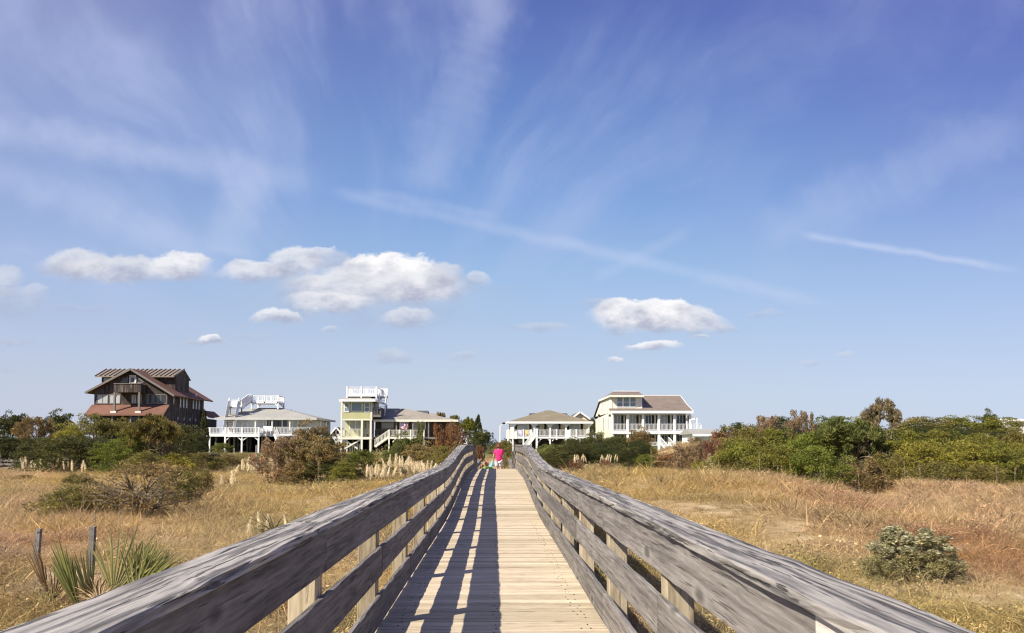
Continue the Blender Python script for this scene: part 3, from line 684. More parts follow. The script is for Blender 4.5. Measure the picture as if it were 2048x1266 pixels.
# ------------------------------------------------------------------ the brown cedar house
def brown_house():
    D = 118.0; x_ = lambda p: X(p, D); z_ = lambda p: Z(p, D); gz0 = 1.40
    t = thing('brown_house', (x_(269), D, gz0), 'tall dark brown board house with ribbed metal roof above a rust coloured porch roof', 'house')
    xl, xr = x_(195), x_(340); yb = D+14.5; zw = z_(787.5); peak = z_(738.5); xm = x_(269)
    slopeL = lambda x: peak-(xm-x)*(peak-z_(785.6))/(xm-x_(181.3)); slopeR = lambda x: peak-(x-xm)*(peak-z_(781.5))/(x_(340)-xm)
    zl, zr = slopeL(xl)-.22, slopeR(xr)-.22
    w = MB(); w.prism([(xl, gz0), (xr, gz0), (xr, zr), (xm, peak-.22), (xl, zl)], D, yb); w.build('wall', M['brown'], t)
    xe = xr+.75
    rf = MB(); yo = D-.75
    for a, b, fn in ((x_(181.3), xm, slopeL), (xm, xe+.35, slopeR)):
        rf.slab([(a, yo, fn(a)), (b, yo, fn(b)), (b, yb+.9, fn(b)), (a, yb+.9, fn(a))], .17)
    roof = rf.build('roof', M['redroof'], t)
    tr = MB(); tr.bar((x_(181.3), yo-.03, slopeL(x_(181.3))-.10), (xm, yo-.03, peak-.10), .06, .26); tr.bar((xm, yo-.03, peak-.10), (xe+.35, yo-.03, slopeR(xe+.35)-.10), .06, .26)
    tr.build('barge_board', M['greytrim'], roof)
    MB().tube([(xr+.5, yb-5, slopeR(xr+.5)+.0), (xr+.5, yb-5, slopeR(xr+.5)+.5)], .08).build('vent_pipe', M['white'], roof)
    # monitor across the ridge with a ribbed metal roof
    yd = D+3.6; s = (yd)/D; Xd = lambda p: X(p, yd); Zd = lambda p: Z(p, yd)
    m0, m1 = Xd(205.5), Xd(356); mz0 = Zd(756)
    m = MB(); m.box(m0+.2, m1-.15, yd, yd+5.4, Zd(800), mz0+.25); m.prism([(0, 0)], 0, 0) if False else None
    mon = m.build('dormer', M['brown'], t)
    ry = yd+2.7; rz = Z(739.2, ry)
    mr = MB(); a0, a1, b0, b1 = Xd(199.5), Xd(354), X(208.5, ry), X(361.5, ry)
    mr.slab([(a0, yd-.7, Zd(754)), (a1, yd-.7, Zd(754)), (a1+.25, ry, rz), (a0+.05, ry, rz)], .14); mr.slab([(a0+.05, ry, rz), (a1+.25, ry, rz), (a1, yd+6.1, Zd(754)), (a0, yd+6.1, Zd(754))], .14)
    mro = mr.build('metal_roof', M['metalroof'], t)
    rb = MB(); n = 17
    for k in range(n+1):
        q = k/n; p0 = Vector((a0+(a1-a0)*q, yd-.7, Zd(754)+.04)); p1 = Vector((a0+.05+(a1+.2-a0)*q, ry, rz+.04)); rb.bar(p0, p1, .11, .13)
    rb.build('seam', M['seam'], mro)
    gab = MB(); gab.poly([(m1-.12, yd, mz0+.25), (m1-.12, yd+5.4, mz0+.25), (m1-.12, ry, rz-.16)]).build('gable', M['brown'], mon)
    MB().box(m0+.5, m0+2.6, yd-.05, yd+.02, Zd(772), Zd(757.5)).build('dormer_window', M['bluepane'], mon)
    # front windows
    for a, b, pane in ((201.5, 221.3, 'paleglass'), (225.6, 245.3, 'paleglass'), (269, 277.3, 'paleglass'), (279.5, 287.5, 'paleglass'), (299.5, 314.5, 'glass'), (316.5, 336.5, 'glass')):
        window(t, a, 790.5, b, 806.8, D, pane, 'greytrim', .10, 1)
    dr = MB(); frame_rect(dr, x_(265.4), x_(274), z_(768), z_(753.8), D, .17, .09); dd = dr.build('balcony_door', M['cream_trim'], t)
    MB().box(x_(265.4), x_(274), D-.03, D+.04, z_(768), z_(753.8)).build('panel', M['greysiding'], dd); MB().box(x_(267), x_(272.4), D-.045, D-.031, z_(765.5), z_(756)).build('pane', M['glass'], dd)
    for pts in ([(244.5, 765.8), (260.5, 765.8), (260.5, 754)], [(277.5, 754.5), (277.5, 765.8), (292.5, 765.8)]):
        P3 = [(x_(a), z_(b)) for a, b in pts]; cx = sum(p[0] for p in P3)/3; cz = sum(p[1] for p in P3)/3
        mb = MB()
        for i in range(3): mb.bar((P3[i][0], D-.03, P3[i][1]), (P3[(i+1) % 3][0], D-.03, P3[(i+1) % 3][1]), .06, .16)
        f = mb.build('gable_window', M['greytrim'], t); MB().prism(P3, D-.02, D+.03).build('pane', M['glass'], f)
    MB().tube([(x_(269.3), D-.25, z_(746)), (x_(269.3), D-.25, z_(744))], .12).build('gable_lamp', M['brass'], t)
    # balcony on two posts that stand on the skirt roof
    yf = D-2.0; xb0, xb1 = X(233.5, yf), X(285.8, yf); zt, zb = Z(768.5, yf), Z(785.2, yf)
    bal = MB(); bal.box(xb0, xb1, yf, yf+.08, zb, zt); bal.box(xb0, xb0+.08, yf+.08, D, zb, zt); bal.box(xb1-.08, xb1, yf+.08, D, zb, zt); bal.box(xb0+.08, xb1-.08, yf+.08, D, zb, zb+.15)
    b_ = bal.build('balcony', M['brown'], t); MB().box(xb0-.08, xb1+.08, yf-.08, yf+.14, zt+.002, zt+.09).build('balcony_rail', M['greytrim'], b_)
    # skirt roof over the porch
    ys = D-2.7; s0 = X(176, ys); s1 = X(330.6, ys); zs1 = Z(829.5, ys); zs0 = z_(810)
    sk = MB(); sk.slab([(s0, ys, zs1), (s1+.1, ys, zs1), (xr+.25, D+.0, zs0), (xl-.3, D+.0, zs0)], .16).build('porch_roof', M['redroof'], t)
    cheek = MB(); cheek.prism([(0, 0)], 0, 0) if False else None
    cheek.poly([(xr+.02, ys+.25, gz0), (xr+.02, D, gz0), (xr+.02, D, zs0-.2), (xr+.02, ys+.25, zs1-.05)]); cheek.build('porch_side', M['brown'], t)
    for px in (233.5+1.0, 283):
        x = X(px, yf); k = (yf-ys)/(D-ys); zf = zs1+(zs0-zs1)*k
        post(t, x, yf+.12, zf-.02, zb-.002, .24, 'greytrim'); MB().box(x-.38, x+.38, yf-.25, yf+.4, zf-.15, zf+.12).build('post_base', M['cream_trim'], t)
    brace(t, (X(234.5, yf), yf+.12, Z(797, yf)), (X(240, yf), yf+.12, zb), .16, 'greytrim')
    for px in (200, 232, 268, 284, 322): post(t, X(px, ys+.4), ys+.4, gz0, Z(829.5, ys+.4)-.1, .22, 'greytrim')
    window(t, 269.5, 832.5, 286, 847, D, 'glass', 'greytrim', .12, 1)
    # side facing the boardwalk
    for y0, n in ((D+4.4, 3), (D+9.6, 3)):
        for k in range(n): side_window(t, xr, 1, y0+k*1.25, y0+k*1.25+.55, Z(815.5, D+6), Z(797, D+6), 'paleglass', 'greytrim', .10)
    side_window(t, xr, 1, D+1.9, D+2.3, Z(808, D+2), Z(793.5, D+2), 'paleglass', 'greytrim', .08)
    for k in range(4): side_window(t, xr, 1, D+3.6+k*2.4, D+4.0+k*2.4, Z(841, D+7), Z(836, D+7), 'paleglass', 'greytrim', .06)
    # low rear wing
    wy = yb-.6; wx1 = X(424, wy)
    MB().box(xr+.01, X(418, wy), wy, yb+4, gz0, Z(834, wy)-.3).build('rear_wing', M['brown'], t)
    MB().slab([(xr+.01, wy-.6, Z(821, wy)), (wx1, wy-.6, Z(834, wy)), (wx1, yb+5, Z(834, wy)), (xr+.01, yb+5, Z(821, wy))], .15).build('wing_roof', M['redroof'], t)
brown_house()

# ------------------------------------------------------------------ white low house with the roof-top lookout
def lookout_house():
    D = 122.0; gz0 = 1.40; yd = D-4.2           # wall plane D, deck front yd
    x_ = lambda p: X(p, D); z_ = lambda p: Z(p, D); xd = lambda p: X(p, yd); zd = lambda p: Z(p, yd)
    t = thing('stilt_house', (x_(560), D, gz0), 'low white stilt house with wide white deck and stairs to a rooftop lookout', 'house')
    w0, w1 = x_(459), x_(633); yb = D+11; zf = zd(867.5)
    MB().box(w0, w1, D, yb, zf, z_(836)).build('wall', M['greysiding'], t)
    MB().box(x_(440), w0-.01, D+4, yb, zf, z_(838)).build('wall', M['darkbrownwall'], t)
    ye = D-1.9; e0, e1 = X(434, ye), X(634.5, ye); ez = Z(836.2, ye); ebk = yb+1.2
    ry = D+4.8; r0, r1 = X(507, ry), X(566, ry); rz = Z(816.2, ry)
    rf = MB(); rf.poly([(e0, ye, ez), (e1, ye, ez), (r1, ry, rz), (r0, ry, rz)]); rf.poly([(e1, ye, ez), (e1, ebk, ez), (r1, ry, rz)]); rf.poly([(e1, ebk, ez), (e0, ebk, ez), (r0, ry, rz), (r1, ry, rz)]); rf.poly([(e0, ebk, ez), (e0, ye, ez), (r0, ry, rz)]); rf.poly([(e0, ye, ez), (e0, ebk, ez), (e1, ebk, ez), (e1, ye, ez)])
    roof = rf.build('roof', M['greyroof'], t)
    fa = MB(); fa.box(e0-.05, e1+.05, ye-.07, ye-.01, ez-.24, ez+.05); fa.box(e1+.005, e1+.06, ye, ebk, ez-.24, ez+.05); fa.build('fascia', M['greysiding'], roof)
    for px, py in ((584, 820), (611.5, 828.5)): yy = ry-1.0; MB().tube([(X(px, yy), yy, Z(py+4, yy)), (X(px, yy), yy, Z(py-.5, yy))], .09).build('vent_pipe', M['brass'], roof)
    for a, b, pane, nv in ((476, 511, 'paleglass', 2), (516, 530, 'paleglass', 0), (536.5, 545.5, 'glass', 1), (549, 566, 'glass', 0), (568, 578, 'glass', 0), (588, 597, 'paleglass', 0)):
        window(t, a, 840.5, b, 855.5 if pane == 'paleglass' else 853.5, D, pane, 'white', .08, nv)
    for px in (514, 547, 582): post(t, X(px, ye+.2), ye+.2, zf+.02, ez-.25, .17, 'cream_trim', 'porch_post')
    side_window(t, w1, 1, D+3, D+4.2, z_(854), z_(842), 'glass', 'white'); side_window(t, w1, 1, D+7, D+8.2, z_(854), z_(842), 'glass', 'white')
    # deck
    dk = MB(); d0, d1 = xd(407), xd(523); dk.box(xd(455), d1, yd, D-.02, zf-.22, zf); dk.box(d0, xd(455)-.01, yd+1.4, D+3.9, zf-.22, zf); dk.box(d1+.01, w1, D-2.2, D-.02, zf-.22, zf)
    dk.build('deck', M['white'], t)
    fb = MB(); fb.box(xd(455), d1, yd-.08, yd-.01, zf-.42, zf+.03); fb.box(d0, xd(455)-.05, yd+1.3, yd+1.38, zf-.36, zf+.03); fb.build('deck_beam', M['white'], t)
    hR = zd(855.2)-zf
    railing(t, (xd(455), yd+.1, zf), (xd(488), yd+.1, zf), hR, .19); railing(t, (xd(489), yd+.1, zf), (d1-.1, yd+.1, zf), hR, .19)
    railing(t, (d0, yd+1.5, zf), (xd(454), yd+1.5, zf), hR, .19); railing(t, (d0, yd+1.5, zf), (d0, D+3.8, zf), hR, .19); railing(t, (d1-.1, yd+.2, zf), (d1-.1, D-2.3, zf), hR, .25)
    railing(t, (xd(548), D-2.1, zf), (w1, D-2.1, zf), hR, .19)
    for px, yy in ((424.5, yd+1.5), (455, yd+.1), (488, yd+.1), (521, yd+.1)): post(t, X(px, yy), yy, gz0-.2, zf+hR+.06, .21)
    for px, yy in ((437, D-.5), (463, D-.2), (473, D-1.6), (499, D+1), (505, D+2.5), (480, D+2.5), (528, D-1), (540, D-1.5), (560, D-1), (585, D-1.8), (610, D-1.8), (630, D-1.8)): post(t, X(px, yy), yy, gz0-.2, zf-.23, .24, 'piling', 'piling')
    for a, b in ((455, 463.5), (488, 478.5), (488, 499), (521, 511)): brace(t, (xd(a), yd+.1, zd(881.5)), (xd(b), yd+.1, zf-.40), .12)
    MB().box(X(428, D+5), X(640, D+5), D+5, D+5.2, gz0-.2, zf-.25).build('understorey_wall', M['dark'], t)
    # steps off the deck
    sx = xd(546); stair(t, (xd(548), D-3.4, zf), (xd(563), D-3.4, gz0+.1), (0, 1.2, 0), 11, 'white', 'white', gap=.25)
    # stairs to the lookout and the lookout itself
    yl = D+2.6; p_bot = (xd(441), yd+2.4, zf+.05); zl = Z(812, D); stair(t, (X(461.5, D-.6), D-.6, Z(811, D-.6)), p_bot, (1.35, 0, 0), 15, 'white', 'redroof', rail_h=1.05, solid=True)
    lx0, lx1 = X(460.5, D), X(486, D); lz = Z(813.5, D)
    ld = MB(); ld.box(lx0, lx1, D-.6, D+1.4, lz-.22, lz).build('landing', M['white'], t)
    railing(t, (lx0+1.45, D-.5, lz), (lx1, D-.5, lz), 1.0, .2, solid=True); railing(t, (lx0, D+1.3, lz), (lx1, D+1.3, lz), 1.0, .2, solid=True)
    for x in (lx0+.1, lx1-.1): post(t, x, D+.4, Z(834, D), lz-.22, .15, 'greytrim')
    py0 = D+3.4; P = lambda p: X(p, py0); tz = Z(803.5, py0); tt = Z(791.5, py0); y1 = py0+3.6
    stair(t, (P(505), D+2.4, tz), (lx1-.1, D+.3, lz), (0, 1.05, 0), 8, 'white', 'white', rail_h=1.05, solid=True)
    MB().box(P(505), P(558.5), py0, y1, tz-.26, tz).build('lookout_deck', M['white'], t)
    hh = tt-tz
    railing(t, (P(507), py0+.08, tz), (P(530), py0+.08, tz), hh, .17); railing(t, (P(532), py0+.08, tz), (P(557), py0+.08, tz), hh, .17)
    railing(t, (P(558)-.05, py0+.1, tz), (P(558)-.05, y1, tz), hh, .17); railing(t, (P(505), y1-.05, tz), (P(558), y1-.05, tz), hh, .3)
    for px in (505.5, 531, 557.5):
        for yy in (py0+.1, y1-.1): post(t, P(px), yy, (Z(818, py0) if px != 531 else tz-.2), tt+.08, .2)
    for a, b in ((505.5, 511), (557.5, 551)): brace(t, (P(a), py0+.1, Z(813, py0)), (P(b), py0+.1, tz-.25), .12); brace(t, (P(a), y1-.1, Z(813, py0)), (P(b), y1-.1, tz-.25), .12)
    return zf, yd, D
zfB, ydB, DB = lookout_house()

# ------------------------------------------------------------------ sage tower house
def tower_house():
    D = 120.0; gz0 = 1.40; x_ = lambda p: X(p, D); z_ = lambda p: Z(p, D)
    t = thing('tower_house', (x_(770), D, gz0), 'stilt house with a square sage green tower, white roof terrace and long grey hipped roof', 'house')
    a, b = x_(684), x_(744); yb = D+7.5
    zs, ze = z_(840.5), z_(802)
    MB().box(a, b, D, yb, zs, ze).build('tower_wall', M['sage'], t)
    tr = MB(); tr.box(a-.09, a+.16, D-.05, D-.005, zs, ze); tr.box(b-.16, b+.09, D-.05, D-.005, zs, ze); tr.box(a+.17, b-.17, D-.06, D-.005, zs-.02, zs+.16); tr.build('corner_board', M['cream_trim'], t)
    side = MB().box(b+.005, b+.06, D, D+.3, zs, ze).build('corner_board', M['greytrim'], t)
    window(t, 690.5, 806.5, 698, 822.8, D, 'bluepane', 'white', .13, 0, 1); window(t, 704.5, 805.5, 724, 821.5, D, 'bluepane', 'white', .14, 0, 0); window(t, 731, 806, 738.5, 823, D, 'bluepane', 'white', .13, 0, 1)
    ye = D-1.0; e0, e1 = X(679, ye), X(751, ye); ez = Z(799.5, ye); rz = Z(792, D+3); cx0, cx1, cy0, cy1 = X(703, D+3), X(733, D+3), D+2.6, D+5
    rf = MB(); E = [(e0, ye, ez), (e1, ye, ez), (e1, yb+1, ez), (e0, yb+1, ez)]; T = [(cx0, cy0, rz), (cx1, cy0, rz), (cx1, cy1, rz), (cx0, cy1, rz)]
    for k in range(4): rf.poly([E[k], E[(k+1) % 4], T[(k+1) % 4], T[k]])
    rf.poly(T); rf.poly(E[::-1]); roof = rf.build('tower_roof', M['greyroof'], t)
    fa = MB(); fa.box(e0-.03, e1+.03, ye-.06, ye-.01, ez-.26, ez+.04); fa.box(e1+.005, e1+.06, ye, yb+1, ez-.26, ez+.04); fa.build('fascia', M['white'], roof)
    # terrace on the tower
    yt = D+.6; P = lambda p: X(p, yt); tz = Z(788.5, yt); tt = Z(774, yt); y1 = yt+5.0
    MB().box(P(693.5), P(753.5), yt, y1, tz-.32, tz).build('terrace_deck', M['white'], t)
    railing(t, (P(694.5), yt+.07, tz), (P(752.5), yt+.07, tz), tt-tz, .15); railing(t, (P(694.5), y1-.07, tz), (P(752.5), y1-.07, tz), tt-tz, .3); railing(t, (P(753)-.05, yt+1.9, tz), (P(753)-.05, y1, tz), tt-tz, .2); railing(t, (P(694)+.02, yt+.1, tz), (P(694)+.02, y1, tz), tt-tz, .25)
    for px in (694.3, 723, 752.8):
        for yy in (yt+.07, y1-.07): post(t, P(px), yy, Z(797, yt), tt+.07, .19)
    MB().box(P(697), P(752), yt+.6, yt+.8, Z(795.5, yt), tz-.33).build('terrace_skirt', M['darkbrownwall'], t)
    # stairs from the terrace down to the landing at its side
    ll = Z(831, D+1.5); x0, x1 = X(749.5, D+1.2), X(764.5, D+1.2)
    MB().box(x0, x1, D-.2, D+2.0, ll-.25, ll).build('landing', M['greytrim'], t)
    railing(t, (x0, D-.15, ll), (x1, D-.15, ll), 1.05, .2, 'greytrim'); railing(t, (x1-.05, D-.1, ll), (x1-.05, D+2.0, ll), 1.05, .2, 'greytrim')
    stair(t, (X(759, D+4.3), D+4.6, tz), (X(754.5, D+1.2), D+1.5, ll), (1.05, 0, 0), 13, 'white', 'redroof', rail_h=1.05, solid=True)
    MB().box(P(754), X(775, D+4.8), D+4.6, D+5.8, tz-.3, tz).build('stair_head', M['white'], t); railing(t, (X(761, D+5.7), D+5.7, tz), (X(775, D+5.7), D+5.7, tz), 1.15, .2, solid=True)
    side_window(t, b, 1, D+.9, D+1.7, z_(824), z_(809), 'glass', 'white')
    # open porch below the tower
    zf = z_(874); MB().box(a-.1, b+.05, D-.1, yb, zf-.32, zf).build('porch_floor', M['cream_trim'], t)
    MB().box(a+.05, x_(730), D+2.6, D+2.8, zf, zs-.01).build('porch_wall', M['sage'], t); MB().box(x_(730)+.01, b, D+2.2, D+2.4, zf, zs-.01).build('porch_wall', M['darkbrownwall'], t)
    window(t, 701.5, 842, 723, 857.5, D+2.6, 'paleglass', 'white', .1, 1); window(t, 733, 843, 739, 868, D+2.2, 'paleglass', 'greytrim', .1, 0)
    for px in (684.5, 725, 742.5): post(t, x_(px), D+.05, gz0-.2, zs-.015, .27, 'cream_trim')
    railing(t, (x_(686), D+.05, zf), (x_(724), D+.05, zf), z_(858)-zf, .17, 'cream_trim'); railing(t, (x_(726.5), D+.05, zf), (x_(741), D+.05, zf), z_(858)-zf, .2, 'greytrim'); railing(t, (a, D+.15, zf), (a, D+2.5, zf), z_(858)-zf, .2, 'cream_trim')
    for px in (690.5, 695): post(t, x_(px), D+.3, gz0-.2, zf-.33, .18, 'cream_trim')
    brace(t, (x_(687), D+.25, z_(899)), (x_(724), D+.25, z_(878)), .2, 'cream_trim'); brace(t, (x_(689), D+.45, z_(879)), (x_(716), D+.45, z_(897)), .2, 'cream_trim')
    pk = MB()
    for k in range(7): xx = x_(694)+k*.33; pk.box(xx, xx+.17, D+.75, D+.8, gz0-.1, zf-.9+.12*math.sin(k*2.1))
    pk.build('lattice_screen', M['cream_trim'], t)
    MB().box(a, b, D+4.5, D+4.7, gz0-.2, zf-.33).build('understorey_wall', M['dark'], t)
    for px in (700, 712, 733): post(t, x_(px), D+3, gz0-.2, zf-.33, .24, 'piling', 'piling')
    # long low wing
    ye = D+1.2; e1 = X(916, ye); e0 = b-.2; ez = Z(840, ye); ry = D+6.5; rz = Z(817, ry); r1 = X(808, ry); ebk = D+12.5
    rf = MB(); rf.poly([(e0, ye, ez), (e1, ye, ez), (r1, ry, rz), (e0, ry, rz)]); rf.poly([(e1, ye, ez), (e1, ebk, ez), (r1, ry, rz)]); rf.poly([(e1, ebk, ez), (e0, ebk, ez), (e0, ry, rz), (r1, ry, rz)]); rf.poly([(e0, ye, ez), (e0, ebk, ez), (e1, ebk, ez), (e1, ye, ez)]); rf.poly([(e0, ye, ez), (e0, ry, rz), (e0, ebk, ez)])
    wr = rf.build('roof', M['taupe'], t)
    fa = MB(); fa.box(e0+.3, e1+.04, ye-.07, ye-.01, ez-.24, ez+.06); fa.box(e1+.005, e1+.06, ye, ebk, ez-.24, ez+.05); fa.build('fascia', M['cream_trim'], wr)
    MB().tube([(X(773, ry), ry, rz-.2), (X(773, ry), ry, rz+.55)], .18).build('chimney_pipe', M['brass'], wr)
    yw = D+3.6; xx = lambda p: X(p, yw); zz = lambda p: Z(p, yw); zf2 = Z(874, yw)
    MB().box(b+.02, xx(903), yw, ebk-1.2, zf2, ez-.05).build('wall', M['darkbrownwall'], t)
    for p0, p1 in ((764, 788), (801, 816), (829, 851)): window(t, p0, 845, p1, 857, yw, 'paleglass', 'greytrim' if p0 == 764 else 'white', .1, 1 if p0 != 764 else 0)
    for px in (746.5, 793.5, 826, 857.5, 900): post(t, X(px, ye+.2), ye+.2, gz0-.2, ez-.25, .18, 'greytrim', 'porch_post')
    MB().box(b+.07, xx(903), ye, yw-.01, zf2-.25, zf2).build('porch_floor', M['greytrim'], t)
    railing(t, (b+.3, ye+.2, zf2), (X(777, ye), ye+.2, zf2), 1.0, .17, 'greytrim')
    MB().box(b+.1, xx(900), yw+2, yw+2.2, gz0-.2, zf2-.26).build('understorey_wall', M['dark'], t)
    # front deck and the stair
    yk = D-1.6; k0, k1 = X(778, yk), X(850, yk); zk = Z(873.5, yk)
    MB().box(k0, k1, yk, ye-.02, zk-.26, zk).build('deck', M['cream_trim'], t)
    railing(t, (k0, yk+.07, zk), (k1, yk+.07, zk), Z(860, yk)-zk, .17, 'cream_trim')
    for px in (779, 800, 822, 848): post(t, X(px, yk), yk+.07, gz0-.2, Z(859, yk), .2, 'cream_trim')
    brace(t, (X(786, yk), yk+.07, Z(884, yk)), (X(792, yk), yk+.07, zk-.25), .12, 'cream_trim')
    stair(t, (k0, yk+.2, zk), (X(750, yk), yk+.2, Z(893, yk)), (0, 1.2, 0), 10, 'cream_trim', 'cream_trim', gap=.22)
    # low deck at the far side
    MB().box(X(666, D+1), X(683, D+1), D+.6, D+2.6, Z(874.5, D+1)-.2, Z(874.5, D+1)).build('side_deck', M['white'], t); railing(t, (X(667, D+.6), D+.7, Z(884, D)), (X(682, D+.6), D+.7, Z(884, D)), .75, .2)
    return D
tower_house()
def flag():
    D = 121.0; x0, z1 = X(801.5, D), Z(846, D); t = thing('flag', (x0, D, z1-1.6), 'striped red and white flag with blue corner hanging under the grey roofed porch', 'flag')
    w, h = 1.0, 0.75; u = Vector((w, 0, -.18)); v = Vector((-.12, 0, -h))
    o = Vector((x0, D, z1))
    st = {'red': [], 'w': []}
    red = MB(); wh = MB(); bl = MB()
    for k in range(13):
        p = o+v*(k/13); q = o+v*((k+1)/13); u0 = u*.42 if k < 7 else u*0
        seg = 6
        for s in range(seg):
            f = lambda r: Vector((0, .10*math.sin(r*9), .05*math.sin(r*7)))
            a, b = s/seg, (s+1)/seg; ua, ub = u0+(u-u0)*a, u0+(u-u0)*b
            (red if k % 2 == 0 else wh).poly([p+ua+f(a), p+ub+f(b), q+ub+f(b), q+ua+f(a)])
    bl.poly([o, o+u*.42, o+u*.42+v*(7/13), o+v*(7/13)])
    m_r = plain('flag_red', (.42, .02, .035), 0.7); m_b = plain('flag_blue', (.03, .04, .16), 0.7)
    red.build('red_stripe', m_r, t); wh.build('white_stripe', M['white'], t); bl.build('blue_field', m_b, t)
    s = MB()
    for r in range(5):
        for c in range(6): pp = o+u*(.42*(c+.6)/6.2)+v*((7/13)*(r+.6)/5.2)+Vector((0, -.006, 0)); s.box(pp.x-.012, pp.x+.012, pp.y-.002, pp.y+.002, pp.z-.012, pp.z+.012)
    s.build('star_pattern', M['white'], t)
    MB().tube([(x0-.05, D, z1+.05), (x0-.25, D+1.2, z1-.6)], .02).build('pole', M['white'], t)
flag()
# ------------------------------------------------------------------ cream cottage
def cottage():
    D = 131.0; gz0 = 1.40; x_ = lambda p: X(p, D); z_ = lambda p: Z(p, D)
    t = thing('cottage', (x_(1098), D, gz0), 'single storey cream stilt cottage with olive pyramid roof, dark shutters and white porch', 'house')
    yw = D+2.2; w0, w1 = X(1020.5, yw), X(1178, yw); zf = Z(873, D); yb = yw+11
    ez = z_(843.5); xx = lambda p: X(p, yw); zz = lambda p: Z(p, yw)
    MB().box(w0, w1, yw, yb, zf, ez-.02).build('wall', M['cream'], t)
    ye = D-.4; e0, e1 = X(1013.5, ye), X(1186, ye); eb = yb+.9; ax, ay, az = X(1096.8, D+7), D+7, Z(820.5, D+7)
    rf = MB(); E = [(e0, ye, ez), (e1, ye, ez), (e1, eb, ez), (e0, eb, ez)]
    rid = [(ax-.35, ay, az), (ax+.35, ay, az)]
    rf.poly([E[0], E[1], rid[1], rid[0]]); rf.poly([E[1], E[2], rid[1]]); rf.poly([E[2], E[3], rid[0], rid[1]]); rf.poly([E[3], E[0], rid[0]]); rf.poly(E[::-1])
    roof = rf.build('roof', M['olivebrownroof'], t)
    fa = MB(); fa.box(e0-.05, e1+.05, ye-.07, ye-.01, ez-.27, ez+.04); fa.box(e0-.06, e0-.005, ye, eb, ez-.27, ez+.04); fa.build('fascia', M['white'], roof)
    for a, b in ((1036.5, 1055.5), (1103.5, 1115.5), (1140, 1159)): window(t, a, 848, b, 861, yw, 'paleglass', 'white', .09, 1, 0)
    for a, b in ((1030, 1034.5), (1058.5, 1063), (1088.5, 1093), (1117, 1121), (1134, 1138), (1161.5, 1166)):
        MB().box(xx(a), xx(b), yw-.05, yw-.005, zz(862), zz(847)).build('shutter', M['shutter'], t)
    d = MB(); frame_rect(d, xx(1072), xx(1081), zf+.02, zz(847), yw, .1, .05); dd = d.build('door', M['white'], t); MB().box(xx(1072), xx(1081), yw-.02, yw+.03, zf+.02, zz(847)).build('panel', M['paleglass'], dd); MB().box(xx(1073), xx(1079), yw-.035, yw-.021, zz(854), zz(852)).build('name_plate', M['shutter'], dd)
    for px in (1026.5, 1068.5, 1100, 1132, 1177.5):
        post(t, X(px, D), D+.1, zf, ez-.28, .22, 'white', 'porch_post')
        for s in (-1, 1):
            x = X(px, D); br = MB(); pts = [(x+s*.1, ez-1.0), (x+s*.22, ez-.7), (x+s*.55, ez-.42), (x+s*.62, ez-.28), (x+s*.1, ez-.28)]; br.prism(pts if s > 0 else pts[::-1], D+.04, D+.14); br.build('bracket', M['white'], t)
    MB().box(X(1014, D), X(1178, D), D-.1, yw-.01, zf-.28, zf).build('porch_floor', M['white'], t)
    hR = Z(859.7, D)-zf
    for a, b in ((1074, 1099), (1101, 1112), (1113.5, 1131), (1142, 1152), (1153.5, 1174)): railing(t, (X(a, D), D+.05, zf), (X(b, D), D+.05, zf), hR, .19)
    for px in (1074, 1113, 1141, 1152.7, 1174.5): post(t, X(px, D), D+.05, zf-.5, zf+hR+.12, .24)
    MB().box(X(1132, D), X(1140, D), D-.12, D+.0, zf-.3, zf+hR+.02).build('solid_railing', M['white'], t)
    # deck that comes forward at the near corner with the stair
    yk = D-2.4; k0, k1 = X(1012.5, yk), X(1066, yk); zk = Z(873.5, yk)
    MB().box(k0, k1, yk, D-.12, zk-.26, zk).build('deck', M['white'], t)
    railing(t, (X(1030, yk), yk+.06, zk), (X(1046, yk), yk+.06, zk), hR, .18); railing(t, (X(1047.5, yk), yk+.06, zk), (k1-.5, yk+.06, zk), hR, .18)
    sp = MB(); sp.box(X(1012.5, yk), X(1018, yk), yk-.02, yk+.06, zk-.3, zk+hR); sp.box(X(1020.5, yk), X(1027.5, yk), yk-.1, yk-.03, zk-.3, zk+hR+.45); sp.box(X(1027.6, yk), X(1034, yk), yk-.05, yk+.03, zk-.3, zk+hR*.8); sp.build('solid_railing', M['white'], t)
    for px in (1016, 1025.5, 1046.7, 1062): post(t, X(px, yk), yk+.06, gz0-.2, zk+hR+.1, .22)
    brace(t, (X(1014.5, yk), yk-.05, Z(886, yk)), (X(1017, yk), yk-.05, zk-.25), .14); brace(t, (X(1023, yk), yk+.06, Z(886, yk)), (X(1017, yk), yk+.06, zk-.25), .14)
    stair(t, (X(1071, yk), yk-1.3, zk+.2), (X(1046, yk), yk-1.3, gz0+.1), (0, 1.2, 0), 12, 'white', 'white', gap=.25)
    MB().box(X(1069, yk), X(1074.5, yk), yk-1.4, D-.2, zk-.1, zk+.2).build('stair_head', M['white'], t)
    for px in (1072.5,): post(t, X(px, yk), yk-1.25, gz0-.2, zk+hR+.2, .28)
    brace(t, (X(1074, D), D+.05, Z(887, D)), (X(1083, D), D+.05, zf-.27), .16)
    for a, b in ((1100, 1094), (1104, 1109), (1132, 1126), (1136, 1141)): brace(t, (X(a, D), D+.1, Z(882, D)), (X(b, D), D+.1, zf-.27), .13)
    for px in (1100, 1132, 1160): post(t, X(px, D), D+.1, gz0-.2, zf-.28, .24)
    MB().box(X(1020, D+4), X(1176, D+4), D+4, D+4.2, gz0-.2, zf-.29).build('understorey_wall', M['darkbrownwall'], t)
    MB().box(X(1037, D+1), X(1045, D+1), D+1, D+1.1, Z(886, D), Z(878, D)).build('utility_panel', M['paleglass'], t)
cottage()

